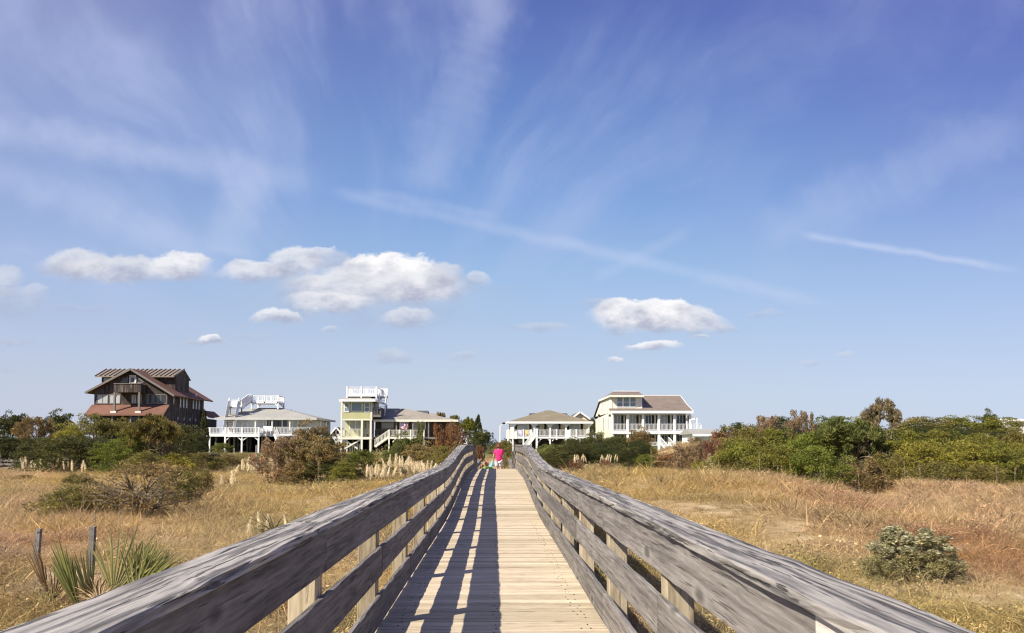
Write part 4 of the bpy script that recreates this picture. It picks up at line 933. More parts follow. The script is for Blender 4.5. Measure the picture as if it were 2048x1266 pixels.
# ------------------------------------------------------------------ yellow house
def yellow_house():
    D = 128.0; gz0 = 1.40; x_ = lambda p: X(p, D); z_ = lambda p: Z(p, D)
    t = thing('yellow_house', (x_(1300), D, gz0), 'big three storey butter yellow house with two tiers of white columned porches', 'house')
    yw = D+2.6; yb = D+22; w0 = x_(1224.6); w1 = x_(1381); zp = z_(822)           # porch eave
    z2 = z_(865); gb = gz0
    # body: side profile along y (seen on the boardwalk side)
    b_ = MB(); b_.box(w0, w1, yw, yb, gb, z_(824)); b_.build('wall', M['yellow'], t)
    pb = MB(); pb.box(w0, w0+.25, D+.02, yw-.01, gb, zp-.1); pb.build('porch_side_wall', M['yellow'], t)
    # upper storey box
    d0, d1 = w0, x_(1287.5); zt = z_(791.5)
    yu = D+1.2
    ub = MB(); i = len(ub.v)
    prof = [(yu, z_(823.5)), (yu, zt), (yu+6, zt+.05), (yu+12, zt), (yb, z_(826))]
    pts0 = [(d0, y, z) for y, z in prof]+[(d0, yb, z_(830))]; pts1 = [(d1, y, z) for y, z in prof]+[(d1, yb, z_(830))]
    ub.poly(pts0); ub.poly(pts1[::-1])
    for k in range(len(pts0)): ub.poly([pts0[k], pts0[(k+1) % len(pts0)], pts1[(k+1) % len(pts0)], pts1[k]])
    ub.build('upper_wall', M['yellow'], t)
    cx0 = d0-.05
    wn = MB(); zf0, zf1 = z_(813.5), z_(793.5)
    for a, b in ((1235.5, 1245), (1248.5, 1258.5), (1262, 1272)): window(t, a, 794.5, b, 813, yu, 'bluepane', 'white', .13, 0, 1, D=yu)
    cb = MB(); cb.box(d0-.03, d0+.2, yu-.05, yu-.004, z_(822), zt); cb.box(d1-.2, d1+.04, yu-.05, yu-.004, z_(822), zt); cb.box(d0+.21, d1-.21, yu-.06, yu-.004, z_(823), z_(818.5)); cb.build('corner_board', M['white'], t)
    ye = yu-1.0; e0, e1 = X(1221, ye), X(1288.5, ye); ez = Z(790, ye); ry = yu+6; rz = Z(783, ry)
    rf = MB(); E = [(e0, ye, ez), (e1, ye, ez), (e1, yu+13, ez), (e0, yu+13, ez)]; T = [(X(1227, ry), ry-.5, rz), (X(1277, ry), ry-.5, rz), (X(1277, ry), ry+1.5, rz), (X(1227, ry), ry+1.5, rz)]
    for k in range(4): rf.poly([E[k], E[(k+1) % 4], T[(k+1) % 4], T[k]])
    rf.poly(T); rf.poly(E[::-1]); r1 = rf.build('upper_roof', M['brownroof'], t)
    fa = MB(); fa.box(e0-.04, e1+.04, ye-.06, ye-.01, ez-.28, ez+.03); fa.box(e0-.06, e0-.005, ye, yu+13, ez-.28, ez+.03); fa.build('fascia', M['cream_trim'], r1)
    MB().bar((T[0][0], T[0][1], rz+.06), (T[1][0], T[1][1], rz+.06), .2, .1).build('ridge_cap', M['white'], r1)
    rc = MB(); rc.poly([(w0-.25, yu+12, zt+.2), (d1, yu+12, zt+.2), (d1, yb+.6, z_(826)), (w0-.25, yb+.6, z_(826))]); rc.build('rear_roof', M['darkroof'], t)
    # main roof with its kick over the porch
    r0x, r1x = d1-.05, x_(1384.5); ymid = D+3.4; yr = D+8.0; zmid = Z(808.5, ymid); zr = Z(791, yr)
    mr = MB(); xr = X(1357.5, yr); xm = X(1367, ymid)
    xe = x_(1385.5); ye2 = D-.7; ze2 = Z(821.5, ye2)
    mr.slab([(r0x, ye2, ze2), (xe, ye2, ze2), (xe, ymid, zmid), (r0x, ymid, zmid)], .14); mr.slab([(r0x, ymid, zmid), (xe, ymid, zmid), (xe, yr, zr), (r0x, yr, zr)], .14); mr.slab([(r0x, yr, zr), (xe, yr, zr), (xe, yr+9, ze2), (r0x, yr+9, ze2)], .14)
    mr.slab([(X(1221.5, ye2), ye2, ze2), (r0x-.01, ye2, ze2), (r0x-.01, yu-.07, ze2+.45), (X(1221.5, ye2), yu-.07, ze2+.45)], .14)
    r2 = mr.build('roof', M['brownroof'], t)
    f2 = MB(); f2.box(X(1221.5, ye2), xe+.05, ye2-.07, ye2-.01, ze2-.36, ze2+.02); f2.bar((xe+.03, ye2, ze2-.1), (xe+.03, ymid, zmid-.1), .06, .3); f2.bar((xe+.03, ymid, zmid-.1), (xe+.03, yr, zr-.1), .06, .3); f2.bar((r0x, yr, zr+.06), (xe, yr, zr+.06), .2, .1); f2.build('fascia', M['white'], r2)
    MB().poly([(w1, ymid, z_(823)), (w1, yr+8, z_(823)), (w1, yr, zr-.2)]).build('gable', M['yellow'], t)
    fr = MB().box(X(1223, D), xe-.3, D-.2, D+.2, z_(828.2), ze2-.37+.0).build('porch_frieze', M['white'], t)
    # porches
    zf = z_(864); MB().box(w0-.02, x_(1383), D-.15, yw-.01, z_(866.5), zf).build('upper_porch_floor', M['white'], t)
    MB().box(w0-.06, x_(1383.3), D-.24, D-.16, z_(867.5), z_(860.8)).build('porch_beam', M['white'], t)
    MB().box(w0+.26, w1, D+.1, yw-.01, z_(827.8), z_(826.8)).build('porch_ceiling', M['ceiling'], t)
    cols = (1224.8, 1255.3, 1286.5, 1318.3, 1349.7, 1381.5)
    for k, px in enumerate(cols):
        post(t, x_(px), D+.02, gz0-.2, z_(868), .36 if k else .3, 'white', 'column'); post(t, x_(px), D+.02, zf, z_(828.3), .34, 'white', 'column')
    for a, b in zip(cols[:-1], cols[1:]): railing(t, (x_(a)+.2, D+.02, z_(861)), (x_(b)-.2, D+.02, z_(861)), z_(847.8)-z_(861), .19)
    for a, b in zip(cols[2:-1], cols[3:]): railing(t, (x_(a)+.2, D+.02, z_(892)), (x_(b)-.2, D+.02, z_(892)), z_(884)-z_(892), .19)
    for k, (a, b) in enumerate(zip(cols[:-1], cols[1:])):
        for zt_, zb_ in ((829, 859), (869, 885)):
            c0 = a+(b-a)*.12
            d = MB(); xa, xb = X(a+5, yw), X(a+16.5, yw); frame_rect(d, xa, xb, Z(zb_, yw), Z(zt_, yw)-.1, yw, .1, .05, 1); f = d.build('porch_door', M['white'], t)
            MB().box(xa, xb, yw-.02, yw+.03, Z(zb_, yw), Z(zt_, yw)-.1).build('pane', M['paleglass' if k in (0, 1, 3) and zt_ < 840 else 'glass'], f)
            MB().box(X(a+18, yw), X(a+22.5, yw), yw-.06, yw-.005, Z(zb_, yw), Z(zt_, yw)-.1).build('shutter', M['greenshutter'], t)
            MB().box(X(a+26.5, yw), X(a+29, yw), yw-.06, yw-.005, Z(zb_, yw), Z(zt_, yw)-.1).build('shutter', M['greenshutter'], t)
    # side windows
    for y0, y1, za, zb in ((D+3.4, D+4.2, 828, 858), (D+6.4, D+7.2, 829, 862), (D+9.5, D+10.6, 835, 862), (D+12.5, D+13.4, 837, 862), (D+16, D+16.8, 830, 845)): side_window(t, w0, -1, y0, y1, Z(zb, y0), Z(za, y0), 'glass', 'white')
    side_window(t, d0, -1, yu+9.4, yu+10.2, Z(823, yu+10), Z(800, yu+10), 'glass', 'white')
    for y in (D+.6, D+14.5): MB().box(w0-.35, w0, y, y+.3, Z(833, y), Z(828.5, y)).build('wall_lamp', M['shutter'], t)
    stair(t, (x_(1320), D-.6, Z(887, D)), (x_(1330), D-2.6, gz0), (1.2, 0, 0), 8, 'white', 'white', gap=.25)
yellow_house()

# ------------------------------------------------------------------ houses glimpsed behind
def simple_house(name, label, D, px0, px1, pye, pyr, wall, roof, depth=9, gable_front=False, extra=None, base=None, rx0=None, rx1=None):
    x0, x1 = X(px0, D), X(px1, D); ez, rz = Z(pye, D), Z(pyr, D)
    t = thing(name, ((x0+x1)/2, D, 0.9), label, 'house')
    MB().box(x0+.4, x1-.4, D+.5, D+depth-.5, 0.6, ez).build('wall', M[wall], t)
    rf = MB(); xm = (x0+x1)/2
    if gable_front:
        rf.slab([(x0-.4, D, ez-.2), (xm, D, rz), (xm, D+depth, rz), (x0-.4, D+depth, ez-.2)], .15); rf.slab([(xm, D, rz), (x1+.4, D, ez-.2), (x1+.4, D+depth, ez-.2), (xm, D+depth, rz)], .15)
        r = rf.build('roof', M[roof], t); MB().prism([(x0+.4, ez-.01), (x1-.4, ez-.01), (xm, rz-.22)], D+.5, D+depth-.5).build('gable', M[wall], t)
        tr = MB(); tr.bar((x0-.4, D-.03, ez-.27), (xm, D-.03, rz-.07), .06, .3); tr.bar((xm, D-.03, rz-.07), (x1+.4, D-.03, ez-.27), .06, .3); tr.build('barge_board', M['white'], r)
    else:
        a, b = X(rx0 if rx0 else px0, D), X(rx1 if rx1 else px1, D); ym = D+depth/2
        rf.poly([(x0, D, ez), (x1, D, ez), (b, ym, rz), (a, ym, rz)]); rf.poly([(x1, D, ez), (x1, D+depth, ez), (b, ym, rz)]); rf.poly([(x1, D+depth, ez), (x0, D+depth, ez), (a, ym, rz), (b, ym, rz)]); rf.poly([(x0, D+depth, ez), (x0, D, ez), (a, ym, rz)]); rf.poly([(x0, D, ez), (x0, D+depth, ez), (x1, D+depth, ez), (x1, D, ez)])
        r = rf.build('roof', M[roof], t); MB().box(x0, x1, D-.06, D-.005, ez-.3, ez+.02).build('fascia', M['white'], r)
    return t
h = simple_house('gabled_house', 'cream gabled house whose white barge boards show behind the olive roofed cottage', 158, 1131, 1190, 845, 823, 'cream', 'darkroof', 14, True)
h = simple_house('dark_roofed_house', 'house with a dark flat looking roof just showing over the ridge of the cottage', 172, 1058, 1140, 836, 824.5, 'greysiding', 'darkroof', 10, False, rx0=1061, rx1=1138)
h = simple_house('grey_roofed_house', 'distant house with grey roof showing over the long wing of the tower house', 170, 826, 856, 832, 819.5, 'greysiding', 'darkroof', 9, False, rx0=829, rx1=853)
h = simple_house('grey_ridged_house', 'distant low house with grey ridge beside the tower house end roof', 182, 855, 890, 838, 825.5, 'greysiding', 'taupe', 9, False, rx0=858, rx1=886)
h = simple_house('small_grey_house', 'small grey house seen in the gap between the lookout house and the tower house', 200, 664, 684, 868, 854, 'greysiding', 'taupe', 9, True)
window(h, 668, 862, 672, 868, 200.5, 'glass', 'white', .1, 0); window(h, 675, 862, 680, 868, 200.5, 'glass', 'white', .1, 0)
h = simple_house('balcony_house', 'small house with grey roof and white balcony peeping out behind the yellow house', 150, 1376, 1391, 836, 825, 'white', 'taupe', 8, False, rx0=1378, rx1=1386)
D_ = 149.0; MB().box(X(1380, D_), X(1400, D_), D_-1.5, D_+.4, Z(858, D_)-.3, Z(858, D_)).build('balcony', M['white'], h); railing(h, (X(1384, D_), D_-1.4, Z(858, D_)), (X(1400, D_), D_-1.4, Z(858, D_)), .9, .22); post(h, X(1391.5, D_), D_-1.4, .8, Z(836, D_), .2); post(h, X(1399.5, D_), D_-1.4, .8, Z(850, D_), .2)
h = simple_house('low_white_house', 'low white roof sloping down beside the reddish thicket', 118, 1386, 1452, 868, 856.5, 'white', 'greyroof', 9, False, rx0=1386, rx1=1444)
h = simple_house('white_roofed_house', 'white house corner just showing over the far end of the green thicket', 175, 2026, 2085, 838.5, 835.5, 'white', 'white', 9, False, rx0=2028, rx1=2080)

# ------------------------------------------------------------------ small things around the houses
def street_lamp():
    D = 140.0; x = X(1000.5, D); t = thing('street_lamp', (x, D, 1.3), 'slim white street lamp with a dark head on a short arm beside the cottage', 'street lamp')
    MB().tube([(x, D, 1.2), (x, D, Z(851, D))], [.13, .10], 8).build('pole', M['white'], t)
    MB().tube([(x, D, Z(851, D)), (x+.35, D, Z(848.2, D)), (X(1006.5, D), D, Z(847.2, D))], .04).build('arm', M['white'], t)
    h = MB(); c = Vector((X(1007.8, D), D, Z(847, D))); h.tube([c-Vector((.3, 0, 0)), c-Vector((.15, 0, -.05)), c+Vector((.12, 0, .03)), c+Vector((.26, 0, 0))], [.06, .15, .15, .05], 8); h.build('lamp_head', M['shutter'], t, True)
street_lamp()
def trestle():  # simplified stand with a dark box, built for an unidentified white frame
    D = 80.0; x0, x1 = X(920, D), X(932.5, D); g0 = gz(x0, D); t = thing('braced_stand', ((x0+x1)/2, D, g0), 'white braced frame carrying a dark box beside the far end of the railing', 'platform')
    for x in (x0, x1):
        post(t, x, D, g0-.3, Z(872, D), .12)
    brace(t, (x0+.08, D-.02, Z(882, D)), (x1-.08, D-.02, Z(874, D)), .08); MB().box(x0-.1, x1+.1, D-.3, D+.4, Z(887, D), Z(885.5, D)).build('shelf', M['white'], t)
    MB().box(x0+.05, x1+.06, D-.1, D+.5, Z(873.5, D), Z(871.5, D)).build('shelf', M['white'], t); b = MB().box(X(925, D), x1+.05, D-.2, D+.5, Z(871.4, D), Z(864.5, D)); b.prism([(X(924, D), Z(864.4, D)), (x1+.12, Z(864.4, D)), ((X(924, D)+x1)/2, Z(861.8, D))], D-.25, D+.55); b.build('box', M['shutter'], t)
trestle()
def bank_steps():
    D = 88.5; t = thing('wooden_steps', (X(522, D), D, 0.2), 'old dark wooden steps with pale handrails climbing the bank below the white deck', 'steps')
    y1 = 95.5; top = 1.45; a = (X(517, y1), y1, top); b = (X(517.5, D), D, gz(X(520, D), D)-.1); stair(t, a, b, (1.05, 0, 0), 9, 'darkwood', 'darkwood', rails=False)
    for s in (0, 1.12):
        mb = MB(); p = Vector(a)+Vector((s-.04, 0, .95)); q = Vector(b)+Vector((s-.04, 0, .9)); mb.bar(p, q, .09, .14)
        for f in (0, .5, 1): c = p.lerp(q, f); mb.box(c.x-.06, c.x+.06, c.y-.06, c.y+.06, c.z-1.2, c.z+.02)
        mb.build('handrail', M['greytrim'], t)
bank_steps()
def far_fence():
    D = 84.0; t = thing('wooden_fence', (X(20, D), D, gz(X(20, D), D)), 'grey timber walkway railing under the dark hedge, behind pampas plumes', 'fence')
    x0, x1 = X(-60, D), X(66, D)
    for k in range(6): x = x0+(x1-x0)*k/5; g0 = gz(x, D); post(t, x, D, g0-.3, g0+1.15, .16, 'piling')
    for h0 in (.3, .65, 1.0): MB().bar((x0, D-.1, gz(x0, D)+h0), (x1, D-.1, gz(x1, D)+h0), .05, .2).build('rail_board', M['piling'], t)
far_fence()
def garden_chair(px, D, z, col, label, s=1.0):
    m = M.get(col) or M['white']; x = X(px, D); t = thing('deck_chair', (x, D, z), label, 'chair', 'chairs on the decks')
    MB().box(x-.3, x+.3, D-.3, D+.25, z+.36, z+.42).build('seat', m, t); b = MB().slab([(x-.3, D+.26, z+.40), (x+.3, D+.26, z+.40), (x+.3, D+.55, z+1.05*s), (x-.3, D+.55, z+1.05*s)], .05).build('backrest', m, t)
    for sx in (-.28, .28): MB().box(x+sx-.03, x+sx+.03, D-.3, D+.5, z+.55, z+.59).build('armrest', m, t)
    for sx in (-.27, .27):
        for sy in (-.27, .27): MB().box(x+sx-.03, x+sx+.03, D+sy-.03, D+sy+.03, z, z+.36).build('leg', m, t)
for px, lab in ((532, 'white garden chair beside the deck opening, nearer the railing'), (541.5, 'white garden chair next to the white deck stair'),): garden_chair(px, 119.2, zfB, 'white', lab)
M['lilac'] = plain('lilac_paint', (.42, .38, .62), .5); M['orange'] = plain('orange_paint', (.70, .38, .09), .5); M['skyblue'] = plain('light_blue_paint', (.22, .48, .62), .5)
for px, c, lab in ((1040, 'lilac', 'lilac porch chair behind the cottage railing'), (1055, 'orange', 'orange porch chair behind the cottage railing'), (1061, 'skyblue', 'light blue porch chair behind the cottage railing')): garden_chair(px, 129.9, Z(873.5, 128.6), c, lab)
# ------------------------------------------------------------------ shrubs and trees
def unit(v): return v/np.linalg.norm(v)
def crown_geo(seed, nl, per, leaf, lobe_r, style):
    """unit crown, base at z 0, height about 1, radius about 0.5: leaf clumps spread through an uneven outline, plus the stems that carry them"""
    rr = np.random.default_rng(seed); cent = []
    tries = 0
    while len(cent) < nl and tries < 6000:
        tries += 1
        d = unit(rr.normal(size=3)); d[2] = abs(d[2]) if rr.random() < 0.8 else d[2]
        ang = math.atan2(d[1], d[0])
        bump_ = 1+0.16*math.sin(3*ang+seed)+0.12*math.sin(5*ang+seed*2.3+2*d[2])
        if style == 'dome': c = np.array([d[0]*.42*bump_, d[1]*.42*bump_, .42+d[2]*.44*bump_])*1.0; c[2] = max(c[2], .10); r = rr.uniform(.70, 1.0); c = np.array([c[0]*r, c[1]*r, .36+(c[2]-.36)*r])
        if style == 'dome' and rr.random() < .28: z = rr.uniform(.05, .34); q = .43*bump_*rr.uniform(.75, 1.0); c = np.array([math.cos(ang)*q, math.sin(ang)*q, z])
        elif style == 'loose': r = rr.uniform(.35, 1.0); c = np.array([d[0]*.42*bump_*r, d[1]*.42*bump_*r, .50+d[2]*.42*bump_*r]); c[2] = max(c[2], .14)
        elif style == 'spire': z = rr.uniform(.06, .97); q = (1-z)**0.75*.40*(1+.3*math.sin(ang*3+z*9+seed)); c = np.array([math.cos(ang)*q, math.sin(ang)*q, z])
        elif style == 'pine': r = rr.uniform(.6, 1.0); c = np.array([d[0]*.44*bump_*r, d[1]*.44*bump_*r, .66+d[2]*.30*r]); c[2] = max(c[2], .40)
        elif style == 'feather': z = rr.uniform(.10, .93); q = (.16+.34*math.sin(min(1, z*1.15)*2.6))*rr.uniform(.35, 1.05)*bump_; c = np.array([math.cos(ang)*q, math.sin(ang)*q, z])
        elif style == 'tuft': z = rr.uniform(.05, .95); q = .46*math.sqrt(max(.02, 1-z*z*.92))*rr.uniform(.45, 1.0)*bump_; c = np.array([math.cos(ang)*q, math.sin(ang)*q, z*(.86+.14*math.sin(ang*2+seed))])
        elif style == 'flat': r = rr.uniform(.5, 1.0); c = np.array([d[0]*.46*r*bump_, d[1]*.46*r*bump_, .30+d[2]*.52*r]); c[2] = max(c[2], .08)
        gap = lobe_r*(0.62 if style in ('dome', 'flat', 'tuft') else 0.55)
        if all(np.linalg.norm(c-o) > gap for o in cent): cent.append(c)
    V, Fq, A = [], [], []
    for c in cent:
        n = int(per*rr.uniform(.7, 1.3)); lr = lobe_r*rr.uniform(.75, 1.25); base_v = rr.uniform(0.0, 0.55)
        d = rr.normal(size=(n, 3)); d /= np.linalg.norm(d, axis=1, keepdims=True)
        if style in ('dome', 'flat', 'loose'): d[:, 2] = np.where(rr.random(n) < .6, np.abs(d[:, 2]), d[:, 2])
        rad = lr*rr.uniform(.55, 1.05, n)[:, None]
        squash = np.array([.9, .9, 1.35]) if style == 'tuft' else np.array([1, 1, .72]) if style != 'feather' else (np.array([.85, .85, 1.1]))
        p = c+d*rad*squash
        if style == 'feather': axis = np.array([0, 0, .75])+.7*np.array([c[0], c[1], 0])/.4+rr.normal(size=(n, 3))*.55
        elif style == 'tuft': axis = np.array([c[0]*1.3, c[1]*1.3, .6])+rr.normal(size=(n, 3))*.45
        elif style == 'spire': axis = np.array([c[0], c[1], .55])*1.2+rr.normal(size=(n, 3))*.35
        elif style == 'pine': axis = d+np.array([0, 0, .6])+rr.normal(size=(n, 3))*.3
        else: axis = d*.8+rr.normal(size=(n, 3))*.7
        axis /= np.linalg.norm(axis, axis=1, keepdims=True)
        w = np.cross(axis, rr.normal(size=(n, 3))); w /= np.linalg.norm(w, axis=1, keepdims=True)
        Ls = leaf*rr.uniform(.6, 1.35, n)[:, None]
        wid = {'feather': .15, 'pine': .12, 'spire': .24, 'tuft': .17}.get(style, .30)
        Ls = Ls*{'feather': 1.7, 'pine': 2.4, 'spire': 1.5, 'tuft': 1.3}.get(style, 1.0)
        Wd = Ls*wid*(1 if style not in ('feather', 'pine') else 1)
        i = len(V)*0+sum(len(q) for q in V)
        quad = np.stack([p-axis*Ls*.5, p+w*Wd, p+axis*Ls*.5, p-w*Wd], 1).reshape(-1, 3)
        V.append(quad); Fq.append(i+np.arange(n*4).reshape(n, 4)); A.append(np.repeat(np.clip(base_v+rr.uniform(0, .5, n), 0, 1), 4))
    return np.concatenate(V), np.concatenate(Fq), np.concatenate(A), cent
def stems_geo(seed, cent, style, n_main, rad, dead=0):
    rng = random.Random(seed); mb = MB()
    mains = []
    for k in range(n_main):
        a = 6.283*k/n_main+rng.uniform(-.5, .5); r = rng.uniform(.02, .09) if n_main > 1 else 0
        base = Vector((r*math.cos(a)*.5, r*math.sin(a)*.5, -.06)); h = rng.uniform(.32, .5) if style != 'pine' else rng.uniform(.40, .55)
        if style in ('spire',): h = .85
        tip = Vector((r*math.cos(a)*2.6+rng.uniform(-.03, .03), r*math.sin(a)*2.6+rng.uniform(-.03, .03), h))
        mid = base.lerp(tip, .5)+Vector((rng.uniform(-.03, .03), rng.uniform(-.03, .03), 0))
        mb.tube([base, mid, tip], [rad, rad*.8, rad*.55], 6); mains.append((mid, tip))
    cs = list(cent); rng.shuffle(cs)
    for c in cs[:26+dead]:
        m_ = min(mains, key=lambda q: (q[1]-Vector(c)).length); s = m_[1] if c[2] > m_[1].z else m_[0]
        e = Vector(c); k = s.lerp(e, .5)+Vector((rng.uniform(-.03, .03), rng.uniform(-.03, .03), rng.uniform(-.02, .04)))
        mb.tube([s, k, e], [rad*.45, rad*.3, rad*.10], 4)
    for q in range(dead):
        a = rng.uniform(0, 6.283); m_ = rng.choice(mains); s = m_[0].lerp(m_[1], rng.uniform(0, 1)); L = rng.uniform(.25, .55)
        e = s+Vector((math.cos(a)*L, math.sin(a)*L, rng.uniform(.0, .4))); k = s.lerp(e, .55)+Vector((rng.uniform(-.05, .05), rng.uniform(-.05, .05), rng.uniform(-.03, .06)))
        mb.tube([s, k, e], [rad*.42, rad*.3, rad*.10], 4)
        for t in range(2):
            f = k.lerp(e, rng.uniform(0, .8)); g = f+Vector((rng.uniform(-.12, .12), rng.uniform(-.12, .12), rng.uniform(.0, .16))); mb.tube([f, g], [rad*.22, rad*.06], 3)
    return mb
LIB = {}
def lib(key, seed, nl, per, leaf, lobe_r, style, n_main, rad, dead=0):
    V, Fq, A, cent = crown_geo(seed, nl, per, leaf, lobe_r, style)
    cm = raw_mesh(key+'_crown', V, Fq, A, M['leaf'])
    mb = stems_geo(seed, cent, style, n_main, rad, dead); tm = bpy.data.meshes.new(key+'_trunk'); tm.from_pydata(mb.v, [], mb.f); tm.polygons.foreach_set('use_smooth', [True]*len(tm.polygons)); tm.materials.append(M['bark'])
    LIB[key] = (cm, tm)
for k in range(3): lib('dome%d' % k, 10+k, 95, 125, .030, .115, 'dome', 4, .012)
for k in range(2): lib('loose%d' % k, 20+k, 80, 105, .030, .095, 'loose', 4, .013)
for k in range(2): lib('feather%d' % k, 30+k, 120, 75, .030, .075, 'feather', 6, .010, 8)
lib('spire0', 40, 120, 70, .030, .07, 'spire', 1, .018); lib('pine0', 50, 60, 150, .030, .085, 'pine', 2, .020, 6); lib('pine1', 51, 46, 120, .026, .075, 'pine', 3, .017, 8)
for k in range(2): lib('small%d' % k, 60+k, 85, 95, .040, .105, 'tuft', 7, .009, 10)
lib('bare0', 70, 90, 24, .032, .10, 'feather', 7, .016, 56); lib('treeform0', 80, 70, 110, .028, .085, 'pine', 3, .014, 14)
lib('grove0', 90, 200, 85, .017, .060, 'dome', 4, .008); lib('grove1', 91, 200, 85, .017, .060, 'flat', 4, .008)
COL = {'dark': (.105, .110, .034), 'deep': (.080, .088, .030), 'olive': (.215, .186, .055), 'brownolive': (.265, .198, .084), 'bright': (.165, .188, .036), 'rust': (.24, .125, .060), 'tan': (.31, .225, .13),
       'lime': (.31, .285, .055), 'green': (.205, .200, .040), 'bluegreen': (.150, .165, .050), 'sage': (.42, .39, .20), 'redbrown': (.24, .12, .075), 'fawn': (.32, .23, .14), 'greyolive': (.27, .23, .13)}
srng = random.Random(77)
def shrub(key, px, top, D, wpx, col, label, name='shrub', group=None, depth=1.0, zoff=0.0, kcol=1.0, cat=None):
    x = X(px, D); g0 = gz(x, D)+zoff; h = max(.4, Z(top, D)-g0); w = wpx*D/F
    t = thing(name, (x, D, g0), label, cat or name.replace('_', ' '), group, srng.uniform(0, 6.283))
    cm, tm = LIB[key]
    for nm, me in (('crown', cm), ('trunk', tm)):
        o = bpy.data.objects.new(nm, me); C.objects.link(o); o.parent = t; o.scale = (w, w*depth, h*1.02)
        if nm == 'crown': c = COL[col]; j = srng.uniform(.9, 1.12)*kcol; o.color = (c[0]*j, c[1]*j*srng.uniform(.96, 1.05), c[2]*j, 1)
    return t
LH, RT = 'evergreen shrubs of the dark hedge', 'shrubs of the green maritime thicket'
